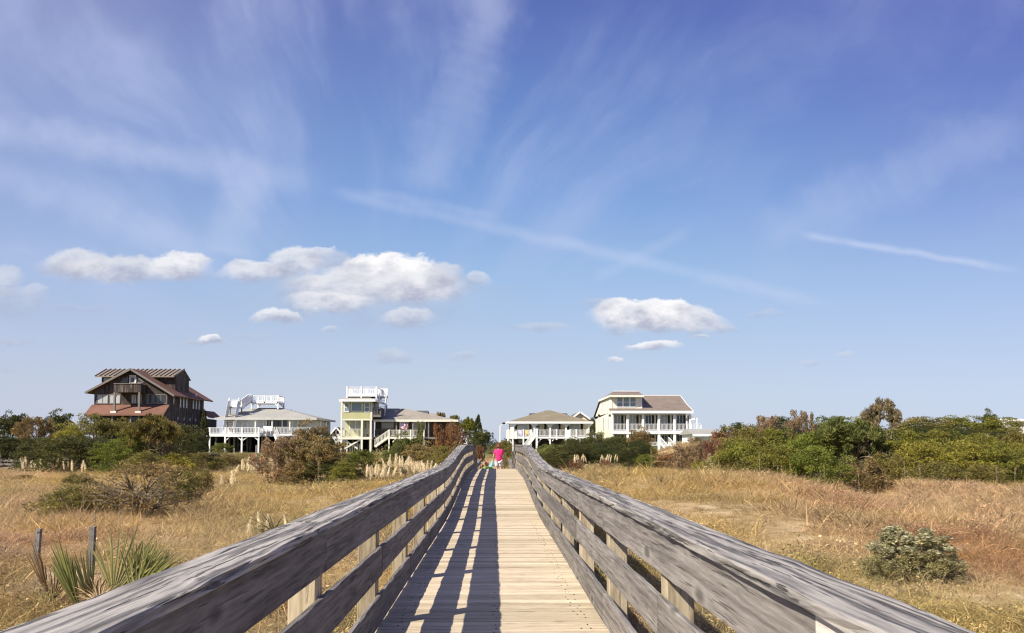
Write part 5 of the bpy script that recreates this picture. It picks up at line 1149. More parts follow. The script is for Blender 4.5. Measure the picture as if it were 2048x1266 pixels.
S = [
 # the dark hedge on the left
 ('dome0', 18, 826, 101, 96, 'dark', 'dark green shrub at the outer end of the hedge, low against the sky', 'shrub', LH),
 ('loose0', 48, 818, 103, 66, 'deep', 'darkest treetop of the hedge, rising pointed at its outer end', 'tree', LH),
 ('feather0', 84, 834, 94, 86, 'brownolive', 'olive brown shrub with pale flower tufts inside the dark hedge', 'shrub', LH),
 ('loose1', 128, 816, 101, 76, 'deep', 'tallest dark green tree of the hedge before the brown house', 'tree', LH),
 ('dome1', 148, 843, 94, 66, 'lime', 'yellow green shrub tucked between the darker shrubs of the hedge', 'shrub', LH),
 ('dome2', 192, 822, 99, 88, 'olive', 'grey olive shrub beneath the porch roof of the brown house', 'shrub', LH),
 ('loose0', 240, 833, 101, 96, 'olive', 'olive shrub just under the dark windows of the brown house porch', 'shrub', LH),
 ('dome0', 150, 864, 78, 140, 'dark', 'wide dull green shrub at the foot of the hedge behind the plumes', 'shrub', LH),
 ('dome1', 18, 866, 86, 130, 'deep', 'low dark shrub above the grey walkway railing', 'shrub', LH),
 ('dome2', 88, 872, 82, 100, 'deep', 'shadowy low shrub at the foot of the hedge, between two wider ones', 'shrub', LH),
 ('dome1', 205, 872, 80, 90, 'deep', 'dark low shrub pressed against the bright green bush', 'shrub', LH),
 ('dome1', 234, 876, 69, 84, 'bright', 'fresh green rounded bush leaning out in front of the hedge', 'bush', None),
 ('dome2', 266, 856, 72, 74, 'bright', 'fresh green taller bush between the hedge and the grey limbed tree', 'bush', None),
 ('treeform0', 312, 830, 72, 108, 'olive', 'olive tree with bare pale trunks in front of the brown house', 'tree', None),
 ('treeform0', 340, 840, 74, 70, 'brownolive', 'thin brownish tree crown beside the pale trunked olive tree', 'tree', None),
 ('dome0', 360, 840, 92, 100, 'dark', 'dark green tree filling the gap below the brown house side wall', 'tree', None),
 ('dome2', 388, 858, 100, 60, 'deep', 'dark shrub beside the pilings of the white deck', 'shrub', None),
 ('spire0', 413, 820, 106, 26, 'deep', 'narrow dark cedar beside the back corner of the brown house', 'cedar tree', None),
 ('small0', 300, 902, 66, 110, 'olive', 'low yellowish weed bush below the pale trunked tree', 'bush', None),
 ('small1', 360, 902, 72, 90, 'lime', 'low lime coloured bush on the bank below the white deck', 'bush', None),
 ('small0', 410, 905, 80, 110, 'olive', 'long low olive bush on the bank below the corner of the white deck', 'bush', None),
 ('small1', 462, 905, 90, 90, 'brownolive', 'low brownish bush on the bank next to the dark wooden steps', 'bush', None),
 ('dome1', 448, 884, 112, 44, 'bright', 'small green shrub on the lawn under the white deck', 'shrub', None),
 # dead and half dead bushes of the mid ground
 ('bare0', 298, 925, 29, 190, 'brownolive', 'half dead bush of tangled bare branches in the golden grass', 'dead bush', None),
 ('small1', 362, 938, 33, 95, 'olive', 'dark leafy side bush next to the tangle of bare branches', 'bush', None),
 ('small0', 152, 968, 29, 150, 'olive', 'low olive bush spread in the grass behind the slanted stake', 'bush', None),
 ('loose0', 330, 918, 44, 150, 'brownolive', 'broad brownish thicket of weeds behind the half dead bush', 'bush', None),
 ('small1', 405, 932, 38, 70, 'olive', 'olive weed bush at the outer side of the half dead bush', 'bush', None),
 ('small1', 222, 960, 30, 90, 'brownolive', 'low bush filling in behind the tall wooden stake', 'bush', None),
 ('small0', 168, 945, 50, 70, 'olive', 'small dark olive bush farther out in the golden grass', 'bush', None),
 ('small0', 60, 962, 62, 60, 'brownolive', 'faint brownish low bush at the outer edge of the meadow', 'bush', None),
 # the big brown bush and its neighbours
 ('loose1', 620, 836, 57, 84, 'brownolive', 'tall olive wind swept top of the big brown bush', 'shrub', None),
 ('feather0', 572, 872, 51, 116, 'fawn', 'big russet brown feathery bush beside the wooden steps', 'shrub', None),
 ('loose0', 618, 866, 51, 116, 'brownolive', 'middle of the brown bush with pale bare stems, before the white house', 'shrub', None),
 ('loose1', 655, 872, 50, 90, 'brownolive', 'brown olive feathery bush leaning toward the tower house', 'shrub', None),
 ('dome0', 655, 855, 64, 64, 'deep', 'dark shrub behind the big brown bush next to the side deck', 'shrub', None),
 ('dome1', 600, 918, 50, 90, 'brownolive', 'low brown skirt of the big bush near the pale plumes', 'bush', None),
 ('dome2', 652, 915, 50, 90, 'dark', 'low dark shrub between the brown bush and the green one', 'shrub', None),
 ('dome0', 722, 892, 52, 84, 'bright', 'dense bright green bush below the porch of the tower house', 'bush', None),
 ('dome1', 690, 918, 49, 60, 'green', 'lower green bush at the edge of the golden grass', 'bush', None),
 ('loose1', 812, 862, 66, 74, 'bluegreen', 'blue green shrub hiding the foot of the outside stair', 'shrub', None),
 ('dome1', 790, 884, 64, 56, 'bluegreen', 'smaller blue green shrub beside the stair shadow', 'shrub', None),
 ('loose0', 845, 878, 60, 78, 'brownolive', 'olive brown shrub above the long row of pampas plumes', 'shrub', None),
 ('feather0', 842, 842, 86, 22, 'bluegreen', 'slender green sapling in front of the flag porch', 'sapling', None),
 ('feather1', 887, 846, 66, 56, 'rust', 'rust coloured bush beneath the end of the long grey roof', 'shrub', None),
 ('feather0', 908, 850, 70, 46, 'rust', 'second rust coloured bush nearer the railing', 'shrub', None),
 ('dome2', 885, 886, 57, 66, 'olive', 'olive shrub between the rust bush and the railing', 'shrub', None),
 ('loose0', 914, 880, 56, 44, 'brownolive', 'low brownish shrub touching the railing end', 'shrub', None),
 ('pine1', 882, 822, 150, 30, 'brownolive', 'brownish pine top showing over the grey roof ridge', 'pine tree', None),
 ('pine1', 908, 828, 140, 34, 'olive', 'broad olive pine crown behind the end of the grey roof', 'pine tree', None),
 ('pine0', 936, 836, 120, 38, 'green', 'green pine crown behind the dark box by the railing', 'pine tree', None),
 ('spire0', 956, 830, 112, 30, 'deep', 'pointed dark juniper standing above the boardwalk end', 'juniper tree', None),
 ('loose1', 958, 856, 106, 52, 'dark', 'dark evergreen at the foot of the pointed juniper', 'tree', None),
 ('loose0', 972, 858, 130, 32, 'deep', 'dark ragged pine at the far side of the juniper', 'pine tree', None),
 ('feather1', 960, 892, 66, 24, 'rust', 'brown dead shrub seen between the railings near the woman', 'shrub', None),
 ('dome0', 1008, 874, 84, 42, 'olive', 'olive shrub behind the woman, below the white deck corner', 'shrub', None),
 ('dome2', 990, 884, 96, 30, 'dark', 'small dark shrub below the far woods at the boardwalk end', 'shrub', None),
 # hedge before the cottage and the yellow house
 ('dome0', 1102, 882, 72, 74, 'bluegreen', 'grey green shrub covering the posts under the cottage porch', 'shrub', None),
 ('dome1', 1150, 872, 75, 80, 'dark', 'dark shrub below the cottage porch corner', 'shrub', None),
 ('dome2', 1194, 860, 77, 70, 'dark', 'dark green shrub standing in the gap between cottage and yellow house', 'shrub', None),
 ('dome0', 1236, 866, 76, 78, 'dark', 'dark broad shrub below the yellow wall', 'shrub', None),
 ('loose1', 1280, 850, 74, 62, 'brownolive', 'olive shrub with a brown pointed top in front of the yellow house columns', 'shrub', None),
 ('dome1', 1296, 884, 70, 40, 'olive', 'olive shrub beside the white steps of the yellow house', 'shrub', None),
 ('dome2', 1120, 900, 68, 90, 'dark', 'low dark shrub near the railing under the grey green one', 'shrub', None),
 ('dome0', 1208, 890, 70, 90, 'deep', 'low dark shrub behind the short plumes', 'shrub', None),
 ('dome1', 1262, 892, 66, 64, 'olive', 'low olive shrub with leafy base in front of the yellow house', 'shrub', None),
 ('dome2', 1290, 906, 62, 50, 'bright', 'small bright green bush at the grass edge below the yellow house', 'bush', None),
 ('small0', 1150, 918, 58, 60, 'redbrown', 'low reddish bush beneath the short plumes', 'bush', None),
 ('small1', 1210, 916, 58, 44, 'redbrown', 'little russet bush between the two groups of short plumes', 'bush', None),
 # the reddish end of the thicket
 ('feather0', 1378, 892, 60, 80, 'fawn', 'greyish brown bare brush at the near end of the thicket', 'shrub', None),
 ('feather1', 1408, 876, 60, 80, 'fawn', 'taller fawn brush climbing the slope toward the low white roof', 'shrub', None),
 ('dome0', 1345, 903, 62, 70, 'rust', 'russet low shrub beside the white steps, on the slope', 'shrub', None),
 ('dome1', 1446, 856, 62, 80, 'rust', 'rust tinted shrub at the top of the slope below the low white roof', 'shrub', None),
 ('feather0', 1432, 882, 54, 60, 'redbrown', 'dark red brush in the middle of the slope', 'shrub', None),
 ('small0', 1426, 906, 50, 50, 'sage', 'round pale sage coloured bush at the edge of the grass', 'bush', None),
 ('small1', 1400, 918, 49, 40, 'lime', 'small yellowish bush next to the pale sage one', 'bush', None),
 # the green thicket
 ('dome0', 1482, 868, 49, 116, 'green', 'green shrub at the near corner of the thicket, above the grass crest', 'shrub', RT),
 ('dome1', 1556, 884, 45, 124, 'green', 'low green shrub along the thicket front, left of the bare dark hollow', 'shrub', RT),
 ('dome2', 1635, 884, 43.5, 128, 'bright', 'brightest green shrub at the front of the thicket beside the dark hollow', 'shrub', RT),
 ('small0', 1725, 915, 44.5, 120, 'brownolive', 'twiggy dull shrub in front of the dark hollow', 'shrub', RT),
 ('small1', 1775, 900, 47, 90, 'olive', 'dull olive shrub right under the leaning pine', 'shrub', RT),
 ('dome0', 1850, 872, 50, 120, 'lime', 'yellow green spreading shrub in the front of the thicket', 'shrub', RT),
 ('dome1', 1935, 876, 49, 120, 'lime', 'second yellow green spreading shrub, farther out along the front', 'shrub', RT),
 ('dome2', 2020, 878, 48, 120, 'green', 'green shrub at the outer end of the thicket front', 'shrub', RT),
 ('small0', 1880, 922, 46, 120, 'olive', 'low twiggy shrub at the foot of the yellow green ones', 'shrub', RT),
 ('small1', 1975, 925, 46, 120, 'olive', 'low leafy shrub at the outer foot of the thicket', 'shrub', RT),
 ('dome1', 1490, 844, 58, 120, 'olive', 'olive shrub behind the near corner of the thicket', 'shrub', RT),
 ('dome2', 1555, 848, 58, 110, 'green', 'green rounded shrub in the middle rows below the tan bushes', 'shrub', RT),
 ('dome0', 1630, 852, 56, 120, 'bright', 'bright green rounded shrub in the middle of the thicket', 'shrub', RT),
 ('pine0', 1690, 838, 55, 130, 'bluegreen', 'blue green bushy pine with dark hollow beneath, in the middle of the thicket', 'pine tree', RT),
 ('pine0', 1735, 848, 56, 100, 'bluegreen', 'smaller blue green pine beside the leaning bare limbed pine', 'pine tree', RT),
 ('dome1', 1815, 850, 57, 110, 'green', 'green shrub just past the leaning pine', 'shrub', RT),
 ('dome2', 1890, 852, 57, 110, 'green', 'rounded green shrub behind the yellow green ones', 'shrub', RT),
 ('dome0', 1970, 856, 56, 110, 'green', 'rounded green shrub near the outer end, second row', 'shrub', RT),
 ('dome1', 2045, 852, 56, 100, 'olive', 'olive shrub at the outer edge of the thicket, second row', 'shrub', RT),
 ('feather0', 1540, 830, 70, 66, 'tan', 'tan feathery bush on the crest of the thicket', 'shrub', RT),
 ('feather1', 1606, 821, 68, 56, 'tan', 'tallest tan feathery bush on the crest of the thicket', 'shrub', RT),
 ('dome0', 1565, 826, 78, 60, 'dark', 'dark green treetop between the two tan bushes', 'tree', RT),
 ('dome2', 1668, 827, 72, 110, 'bright', 'green treetop on the crest beside the tall tan bush', 'tree', RT),
 ('dome1', 1725, 829, 74, 80, 'green', 'green treetop on the crest behind the leaning pine', 'tree', RT),
 ('treeform0', 1772, 797, 62, 80, 'greyolive', 'tall lone pine with pale bare bent limbs above the thicket', 'pine tree', None),
 ('dome0', 1850, 826, 74, 120, 'olive', 'olive treetop on the crest next to the tall lone pine', 'tree', RT),
 ('dome1', 1925, 827, 76, 110, 'green', 'green treetop on the crest before the white roof corner', 'tree', RT),
 ('dome2', 2005, 829, 75, 120, 'green', 'green treetop at the outer end of the crest', 'tree', RT),
 ('loose1', 1985, 814, 96, 64, 'dark', 'dark spreading treetop rising over the far end of the thicket', 'tree', None),
 ('dome0', 1478, 838, 130, 30, 'deep', 'small round dark treetop far behind the low white roof', 'tree', None),
 ('dome1', 1448, 846, 136, 22, 'deep', 'tiny dark treetop at the tip of the low white roof', 'tree', None),
 ('dome0', 1184, 828, 150, 26, 'deep', 'dark tree behind the gap between cottage and yellow house', 'tree', None),
 ('dome1', 1394, 872, 100, 24, 'deep', 'dark shrub at the foot of the yellow house corner column', 'shrub', None),
]
for a in S: shrub(*a)
# the near bush on the right and its pale flowering tops
nb = shrub('small1', 1812, 1066, 18.2, 190, 'olive', 'rounded grey green saltbush alone in the grass, with pale flowering tops', 'saltbush', None, kcol=1.05)
for c in nb.children:
    if c.name.startswith('crown'): pass
def fine_bush(px, top, D, wpx, seed, label, name='saltbush'):
    V, Fq, A, cent = crown_geo(seed, 260, 120, .024, .060, 'tuft')
    x = X(px, D); g0 = gz(x, D); h = Z(top, D)-g0; w = wpx*D/F
    t = thing(name, (x, D, g0), label, 'bush')
    o = bpy.data.objects.new('crown', raw_mesh('saltbush_crown', V*np.array([w, w*.9, h]), Fq, A, M['leaf'])); C.objects.link(o); o.parent = t; o.color = (.34, .315, .165, 1)
    rr = np.random.default_rng(seed+1)
    tops = [c for c in cent if c[2] > .55 and (c[0] < .10 or rr.random() < .3)]
    P, Q, B = [], [], []; i = 0
    for c in tops:
        for k in range(34):
            d = rr.normal(size=3); d[2] = abs(d[2]); d = unit(d); p = np.array(c)+d*.062*rr.uniform(.7, 1.25)
            ax = unit(d+rr.normal(size=3)*.5); wv = unit(np.cross(ax, rr.normal(size=3))); L = .022*rr.uniform(.6, 1.4)
            P += [p-ax*L, p+wv*L*.6, p+ax*L, p-wv*L*.6]; Q.append((i, i+1, i+2, i+3)); B += [rr.random()]*4; i += 4
    f = bpy.data.objects.new('flower_tuft', raw_mesh('flower_tuft', np.array(P)*np.array([w, w*.9, h]), Q, B, M['leaf'])); C.objects.link(f); f.parent = t; f.color = (.46, .44, .29, 1)
    mb = stems_geo(seed, cent, 'flat', 9, .010, 14); tm = bpy.data.meshes.new('saltbush_stem'); tm.from_pydata([(a*w, b*w*.9, c*h) for a, b, c in mb.v], [], mb.f); tm.materials.append(M['bark'])
    s = bpy.data.objects.new('stem', tm); C.objects.link(s); s.parent = t
for c in list(nb.children): bpy.data.objects.remove(c)
bpy.data.objects.remove(nb)
fine_bush(1815, 1052, 15.4, 215, 123, 'rounded grey green saltbush alone in the grass, with pale flowering tops')
# pale flower tufts in the dark hedge
def far_woods():
    rr = np.random.default_rng(8); n = 150; x = np.concatenate([rr.uniform(-230, 260, n)]); y = rr.uniform(255, 300, n)
    src = bpy.data.collections.new('far_tree_sources')
    for k, key in enumerate(('grove0', 'grove1')):
        me = LIB[key][0].copy(); me.materials.clear(); me.materials.append(M['blade']); src.objects.link(bpy.data.objects.new('far_tree_%d' % k, me))
    tint = np.array([.034, .046, .026])*rr.uniform(.8, 1.3, (n, 1))
    scatter('far_woods', x, y, rr.uniform(5.5, 7.5, n), rr.integers(0, 2, n), tint, 'distant line of dark woods beyond the houses', 'woods', coll=src)
    # low growth that fills the floor of the thicket and the hedges
    m_ = 420; xs, ys = [], []
    for x0, x1, y0, y1, q in ((9, 46, 53, 84, 260), (-62, -36, 88, 108, 90), (4, 16, 68, 82, 60)):
        xs.append(rr.uniform(x0, x1, q)); ys.append(rr.uniform(y0, y1, q))
    x = np.concatenate(xs); y = np.concatenate(ys); px_ = VX+F*x/y; keep = (x < y*.66) & ((px_ > 1475) | (px_ < 1285))
    x, y = x[keep], y[keep]
    cl = np.array([(.06, .072, .02), (.08, .08, .026), (.045, .055, .02)])[rr.integers(0, 3, len(x))]*rr.uniform(.8, 1.2, (len(x), 1))
    scatter('undergrowth', x, y, rr.uniform(1.3, 2.6, len(x)), rr.integers(0, 2, len(x)), cl, 'low tangled undergrowth beneath the thicket and hedge shrubs', 'undergrowth', lift=-.1, coll=src)
far_woods()

# ------------------------------------------------------------------ pampas grass
def plume_geo(rng, L, r, n=330):
    V, Fq, A = [], [], []
    lean = rng.uniform(-.25, .25); la = rng.uniform(0, 6.28)
    def spine(t): return np.array([math.cos(la)*lean*L*t*t, math.sin(la)*lean*L*t*t, L*t])
    for k in range(n):
        t = rng.uniform(0, 1); rad = r*math.sin(math.pi*min(1, .12+.88*t)**.8)*rng.uniform(.2, 1.0); a = rng.uniform(0, 6.283)
        p = spine(t)+np.array([math.cos(a)*rad, math.sin(a)*rad, 0]); d = unit(np.array([math.cos(a)*.5, math.sin(a)*.5, 1.0])+np.array([rng.gauss(0, .2) for _ in range(3)]))
        w = unit(np.cross(d, [rng.gauss(0, 1) for _ in range(3)])); S_ = L*.13*rng.uniform(.6, 1.2); W = r*.22; i = len(V); c = rng.uniform(.2, 1)
        V += [p-d*S_*.3, p+w*W*.5, p+d*S_, p-w*W*.5]; Fq.append((i, i+1, i+2, i+3)); A += [c]*4
    return V, Fq, A
prng = random.Random(21)
PL = [raw_mesh('plume', *plume_geo(prng, 1.0, .075), M['plume']) for k in range(4)]
ST = MB().tube([(0, 0, 0), (0, 0, 1)], [.012, .009], 5); stm = bpy.data.meshes.new('stalk'); stm.from_pydata(ST.v, [], ST.f); stm.materials.append(M['bark'])
TB = [raw_mesh('pampas_leaves', *blades(prng, 130, .22, 1.3, .030, .9, 1.3, 4), M['blade_obj']) for k in range(2)]
def pampas(pts, D, plume_px, label, leafk=1.0, col=(.92, .84, .65)):
    """pts: photograph positions of plume tips"""
    cx = sum(p[0] for p in pts)/len(pts); x0 = X(cx, D); g0 = gz(x0, D)
    t = thing('pampas_grass', (x0, D, g0), label, 'pampas grass', 'pampas grass clumps')
    span = max(X(max(p[0] for p in pts), D)-X(min(p[0] for p in pts), D), .8)
    nt = max(1, int(span/1.3))
    for k in range(nt):
        o = bpy.data.objects.new('leaf_tuft', TB[k % 2]); C.objects.link(o); o.parent = t; o.location = (span*((k+.5)/nt-.5), prng.uniform(-.3, .3), 0); s = leafk*prng.uniform(.8, 1.1); o.scale = (s, s, s); o.rotation_euler = (0, 0, prng.uniform(0, 6)); o.color = (.17, .155, .06, 1)
    for px, py in pts:
        dy = prng.uniform(-.5, .5); d = D+dy; x = X(px, d); z1 = Z(py, d); L = plume_px*D/F*prng.uniform(.7, 1.25)
        o = bpy.data.objects.new('plume', PL[prng.randrange(4)]); C.objects.link(o); o.parent = t; o.location = (x-x0, dy, z1-L-g0); o.scale = (L*prng.uniform(1.1, 1.7), L*1.25, L); o.rotation_euler = (prng.uniform(-.14, .14), prng.uniform(-.22, .14), prng.uniform(0, 6)); k = prng.uniform(.85, 1.1); o.color = (col[0]*k, col[1]*k, col[2]*k, 1)
        s = bpy.data.objects.new('stalk', stm); C.objects.link(s); s.parent = t; s.location = (x-x0, dy, -.1); s.scale = (1, 1, max(.2, z1-L-g0+.25))
R_ = lambda n, x0, x1, y0, y1: [(prng.uniform(x0, x1), y0+(y1-y0)*prng.random()) for _ in range(n)]
pampas([(62, 917), (66, 914), (70, 920), (58, 922), (78, 924), (83, 923), (44, 936), (50, 937), (64, 936)], 78, 21, 'outermost pampas clump with upright plumes under the dark hedge, before the grey walkway')
pampas([(88, 926), (94, 917), (97, 924), (109, 916), (113, 918), (118, 915), (124, 917), (104, 933)], 78, 19, 'pampas clump with slanting plumes under the wide dull green shrub')
pampas([(141, 922), (149, 919), (157, 920), (176, 921), (182, 923)], 76, 18, 'sparse pampas clump with five thin plumes near the bright green bush')
pampas([(476, 930), (489, 921), (494, 918), (499, 915), (503, 918), (508, 921), (513, 923), (518, 925), (490, 930), (500, 931), (524, 929)], 70, 24, 'dense cream pampas clump at the foot of the dark wooden steps')
pampas([(448, 951), (453, 947), (471, 942), (478, 948), (466, 968)], 52, 27, 'slender pampas clump with pale plumes over long green leaves', 1.2)
pampas([(505, 1034), (528, 1023), (541, 1028), (578, 1031), (625, 1029)], 22.5, 46, 'nearest pampas clump with woolly cream plumes behind the handrail', .9)
pampas([(735+3.2*k, 932-1.0*math.sin(k*1.7)*4) for k in range(14)], 47, 20, 'pampas clump with a short row of drooping cream plumes beside the bright green bush')
pampas([(772+4.2*k, 912+abs(k-5)*1.0+5*math.sin(k*2.3)) for k in range(16)]+[(788, 925), (803, 928), (818, 930)], 49, 23, 'largest and tallest pampas clump with many cream plumes near the railing')
pampas([(830+4.0*k, 924+3*math.sin(k*2.9)) for k in range(10)], 48, 21, 'pampas clump with closely set plumes just short of the railing')
pampas([(874, 928), (882, 926), (890, 924), (868, 930)], 47, 15, 'few small plumes of pampas peeping over the handrail cap')
pampas([(1058, 905), (1062, 901), (1066, 903), (1070, 906), (1074, 899)], 60, 20, 'pampas clump against the railing below the white stair post')
pampas([(1148, 910), (1152, 909), (1156, 911), (1162, 909), (1167, 908), (1172, 911)], 60, 14, 'compact pampas clump with short plumes in front of the dark hedge')
pampas([(1201, 912), (1206, 910), (1211, 909), (1216, 908), (1220, 910), (1229, 908), (1234, 911)], 60, 15, 'pampas clump with rounded plumes nearest the yellow house')
pampas([(1160, 938), (1170, 930), (1178, 932), (1186, 934), (1195, 938), (1206, 940)], 46, 16, 'grey green pampas clump with thin plumes on the slope beside the railing', 1.0, (.62, .54, .34))

# ------------------------------------------------------------------ tall dry stalks
def stalk(px, top, D, label, head=0.35, base_off=0.0):
    x = X(px, D); g0 = gz(x, D); h = Z(top, D)-g0; t = thing('dry_stalk', (x, D, g0), label, 'dry stalk', 'tall dry flower stalks'); r = random.Random(int(px))
    lean = r.uniform(-.05, .05)*h; pts = [Vector((lean*f*f, 0, h*f-.05*(f == 0))) for f in (0, .35, .7, 1)]
    mb = MB().tube([p+t.location for p in pts], [.014, .011, .009, .004], 5); mb.build('stem', M['bark'], t, True)
    V, Fq, A = [], [], []
    for k in range(46):
        f = 1-head*r.random(); p = np.array([lean*f*f+r.gauss(0, .022), r.gauss(0, .022), h*f]); d = unit(np.array([r.gauss(0, .5), r.gauss(0, .5), 1])); w = unit(np.cross(d, [r.gauss(0, 1) for _ in range(3)])); i = len(V)
        V += [p-d*.05, p+w*.012, p+d*.05, p-w*.012]; Fq.append((i, i+1, i+2, i+3)); A += [r.random()]*4
    o = bpy.data.objects.new('seed_head', raw_mesh('seed_head', V, Fq, A, M['plume'])); C.objects.link(o); o.parent = t; o.color = (.36, .27, .13, 1)
for a in ((641, 920, 38, 'dry stalk rising in front of the low dark shrub of the brown bush'), (547, 945, 36, 'thin dry stalk beside the woolly plumes, before the brown bush'), (181, 968, 27, 'tall dry stalk standing behind the palmetto fan'), (252, 985, 27, 'dry stalk in front of the bare branched bush'), (206, 1000, 24, 'short dry stalk next to the tall wooden stake'),
          (1303, 898, 44, 'dry stalk before the small bright bush below the yellow house'), (1322, 955, 33, 'stoutest dry stalk on the open grass slope by the railing'), (1354, 900, 42, 'first of the pair of tall stalks in front of the fawn brush'), (1360, 902, 42, 'second of the pair of tall stalks in front of the fawn brush'), (1345, 925, 40, 'lower stalk beside the tall pair'),
          (1257, 935, 40, 'thin stalk close to the grey green pampas clump'), (1520, 905, 42, 'stalk in front of the near corner of the thicket'), (1566, 930, 42, 'short stalk before the low green shrub of the thicket'), (1583, 928, 42, 'short stalk next to the brightest green shrub'), (1650, 935, 42, 'stalk at the edge of the dark hollow'), (1720, 935, 42, 'stalk in front of the twiggy dull shrub'),
          (1813, 925, 42, 'stalk standing before the gap past the leaning pine'), (1844, 935, 42, 'stalk in front of the first yellow green shrub'), (2000, 930, 41, 'stalk near the outer foot of the thicket'), (2036, 935, 40, 'outermost stalk in front of the thicket'), (1468, 985, 36, 'thin stalk above the sandy opening')): stalk(*a)

# ------------------------------------------------------------------ wooden stakes in the sand
def stake(px, top, bot, D, w, lean, label):
    x = X(px, D); g0 = gz(x, D); z1 = Z(top, D); t = thing('wooden_stake', (x, D, g0), label, 'stake', 'wooden stakes standing in the grass')
    h = z1-g0; mb = MB(); a = Vector((x-lean*h, D, g0-.4)); b = Vector((x, D, z1)); e = w/2
    mb.hexa([a+Vector(q) for q in ((-e, -e, 0), (e, -e, 0), (e, e, 0), (-e, e, 0))]+[b+Vector(q) for q in ((-e, -e, 0), (e, -e, .01), (e, e, .02), (-e, e, .01))]); mb.build('shaft', M['rail'], t)
    return t
stake(96, 1055, 1100, 17.5, .095, .07, 'slanted grey wooden stake behind the brown palmetto'); stake(201, 1051, 1120, 16.5, .095, .035, 'taller grey wooden stake behind the green palmetto fans'); stake(-3, 1055, 1100, 18, .095, .03, 'grey wooden stake cut by the photo edge')

# ------------------------------------------------------------------ palmettos
def fan(rng, L, n, spread, droop, dead=False):
    """a costapalmate fan: leaf strips joined near the base, splitting into stiff pointed segments; grows along +z in the xz plane"""
    V, Fq, A = [], [], []
    for k in range(n):
        f = (k/(n-1)-.5)*2; a = f*spread; l = L*(1-.28*abs(f)**1.6)*rng.uniform(.88, 1.08); w = L*.026*rng.uniform(.8, 1.15); c = rng.uniform(.1, .9)
        d = np.array([math.sin(a), .10*math.cos(k*3.14), math.cos(a)]); side = np.array([math.cos(a), 0, -math.sin(a)]); fold = np.array([0, 1, 0])
        i = len(V); pts = []; dr = droop*rng.uniform(.4, 1.6); yb = (1 if rng.random() < .5 else -1)*rng.uniform(.01, .05)
        for s, (t, ww) in enumerate(((.03, .30), (.35, 1.0), (.65, .85), (.88, .5), (1.0, .06))):
            p = d*l*t+np.array([0, yb*t*t*l*2, -dr*l*t**3]); V += [p-side*w*ww*.5, p+fold*w*ww*.32, p+side*w*ww*.5]; A += [c, c*.8, c]
            if s: q = i+3*(s-1); Fq += [(q, q+1, q+4, q+3), (q+1, q+2, q+5, q+4)]
    return V, Fq, A
def palmetto(px, base_D, spec, label, seed):
    rng = random.Random(seed); x0 = X(px, base_D); g0 = gz(x0, base_D); t = thing('palmetto', (x0, base_D, g0), label, 'palmetto')
    for (dx, dy, dz, L, n, spread, roll, pitch, yaw, col, droop) in spec:
        V, Fq, A = fan(rng, L*1.22, n, spread, droop); me = raw_mesh('fan_leaf', V, Fq, A, M['blade_obj'])
        o = bpy.data.objects.new('fan_leaf', me); C.objects.link(o); o.parent = t; o.location = (dx, dy, dz); o.rotation_euler = (pitch, roll, yaw); o.color = (*col, 1)
        st = MB(); b = Vector((dx*.25, dy*.3, -.08)); e = Vector((dx, dy, dz)); st.tube([b+t.location, b.lerp(e, .6)+Vector((0, 0, .03))+t.location, e+t.location+Vector((0, 0, .02))], [.014, .011, .009], 5)
        s = st.build('stalk', M['palmstalk'], t); s.parent = t
    return t
M['palmstalk'] = plain('palmetto_stalk', (.20, .19, .07), .6, .2)
GRN, GRN2, DRY, BRN = (.20, .21, .065), (.34, .325, .125), (.52, .39, .23), (.25, .165, .085)
# metres at about 12.5 m distance: 1 px = 7.3 mm
palmetto(222, 12.6, [(.14, .05, .30, .92, 27, .78, .30, -.22, .10, GRN2, .10), (.46, .0, .22, .85, 25, .75, .45, -.35, .2, GRN2, .15), (.38, .10, .26, .86, 22, .62, .42, -.2, -.25, GRN, .12), (.26, .22, .24, .95, 21, .5, .62, .1, .2, GRN2, .15),
                     (-.30, .0, .10, .92, 15, .20, -.34, -.25, .5, GRN, .05), (-.20, .12, .14, .80, 13, .24, -.16, -.1, .8, GRN2, .08), (.55, .12, .20, .75, 17, .55, .95, .0, -.1, GRN, .2),
                     (.02, -.10, .20, .55, 17, .9, -.25, -.6, .3, DRY, .5), (.06, -.18, .20, .42, 15, 1.1, .2, -1.0, 0, DRY, .8), (-.05, .05, .25, .55, 13, .9, -.7, .1, .3, BRN, .5), (.30, -.15, .15, .45, 15, 1.0, .5, -.9, .2, DRY, .8), (.20, -.05, .1, .5, 13, .8, 1.2, -.3, 0, BRN, .4)],
         'large green palmetto with stiff fan leaves and dry lower fronds beside the handrail', 4)
palmetto(122, 13.0, [(-.02, .0, .22, .72, 11, .16, -.35, -.1, .3, BRN, .06), (.06, .0, .16, .55, 13, .45, .25, -.1, .2, BRN, .1), (-.05, -.05, .12, .45, 15, 1.1, -.5, -.5, 0, GRN, .5), (.10, -.05, .12, .62, 7, .3, 1.25, -.1, 0, BRN, .2), (-.12, -.02, .12, .62, 7, .3, -1.35, -.1, 0, BRN, .25), (.02, .02, .3, .35, 11, .8, -.9, -.2, .4, DRY, .5)],
         'withered brown palmetto in front of the slanted stake', 9)

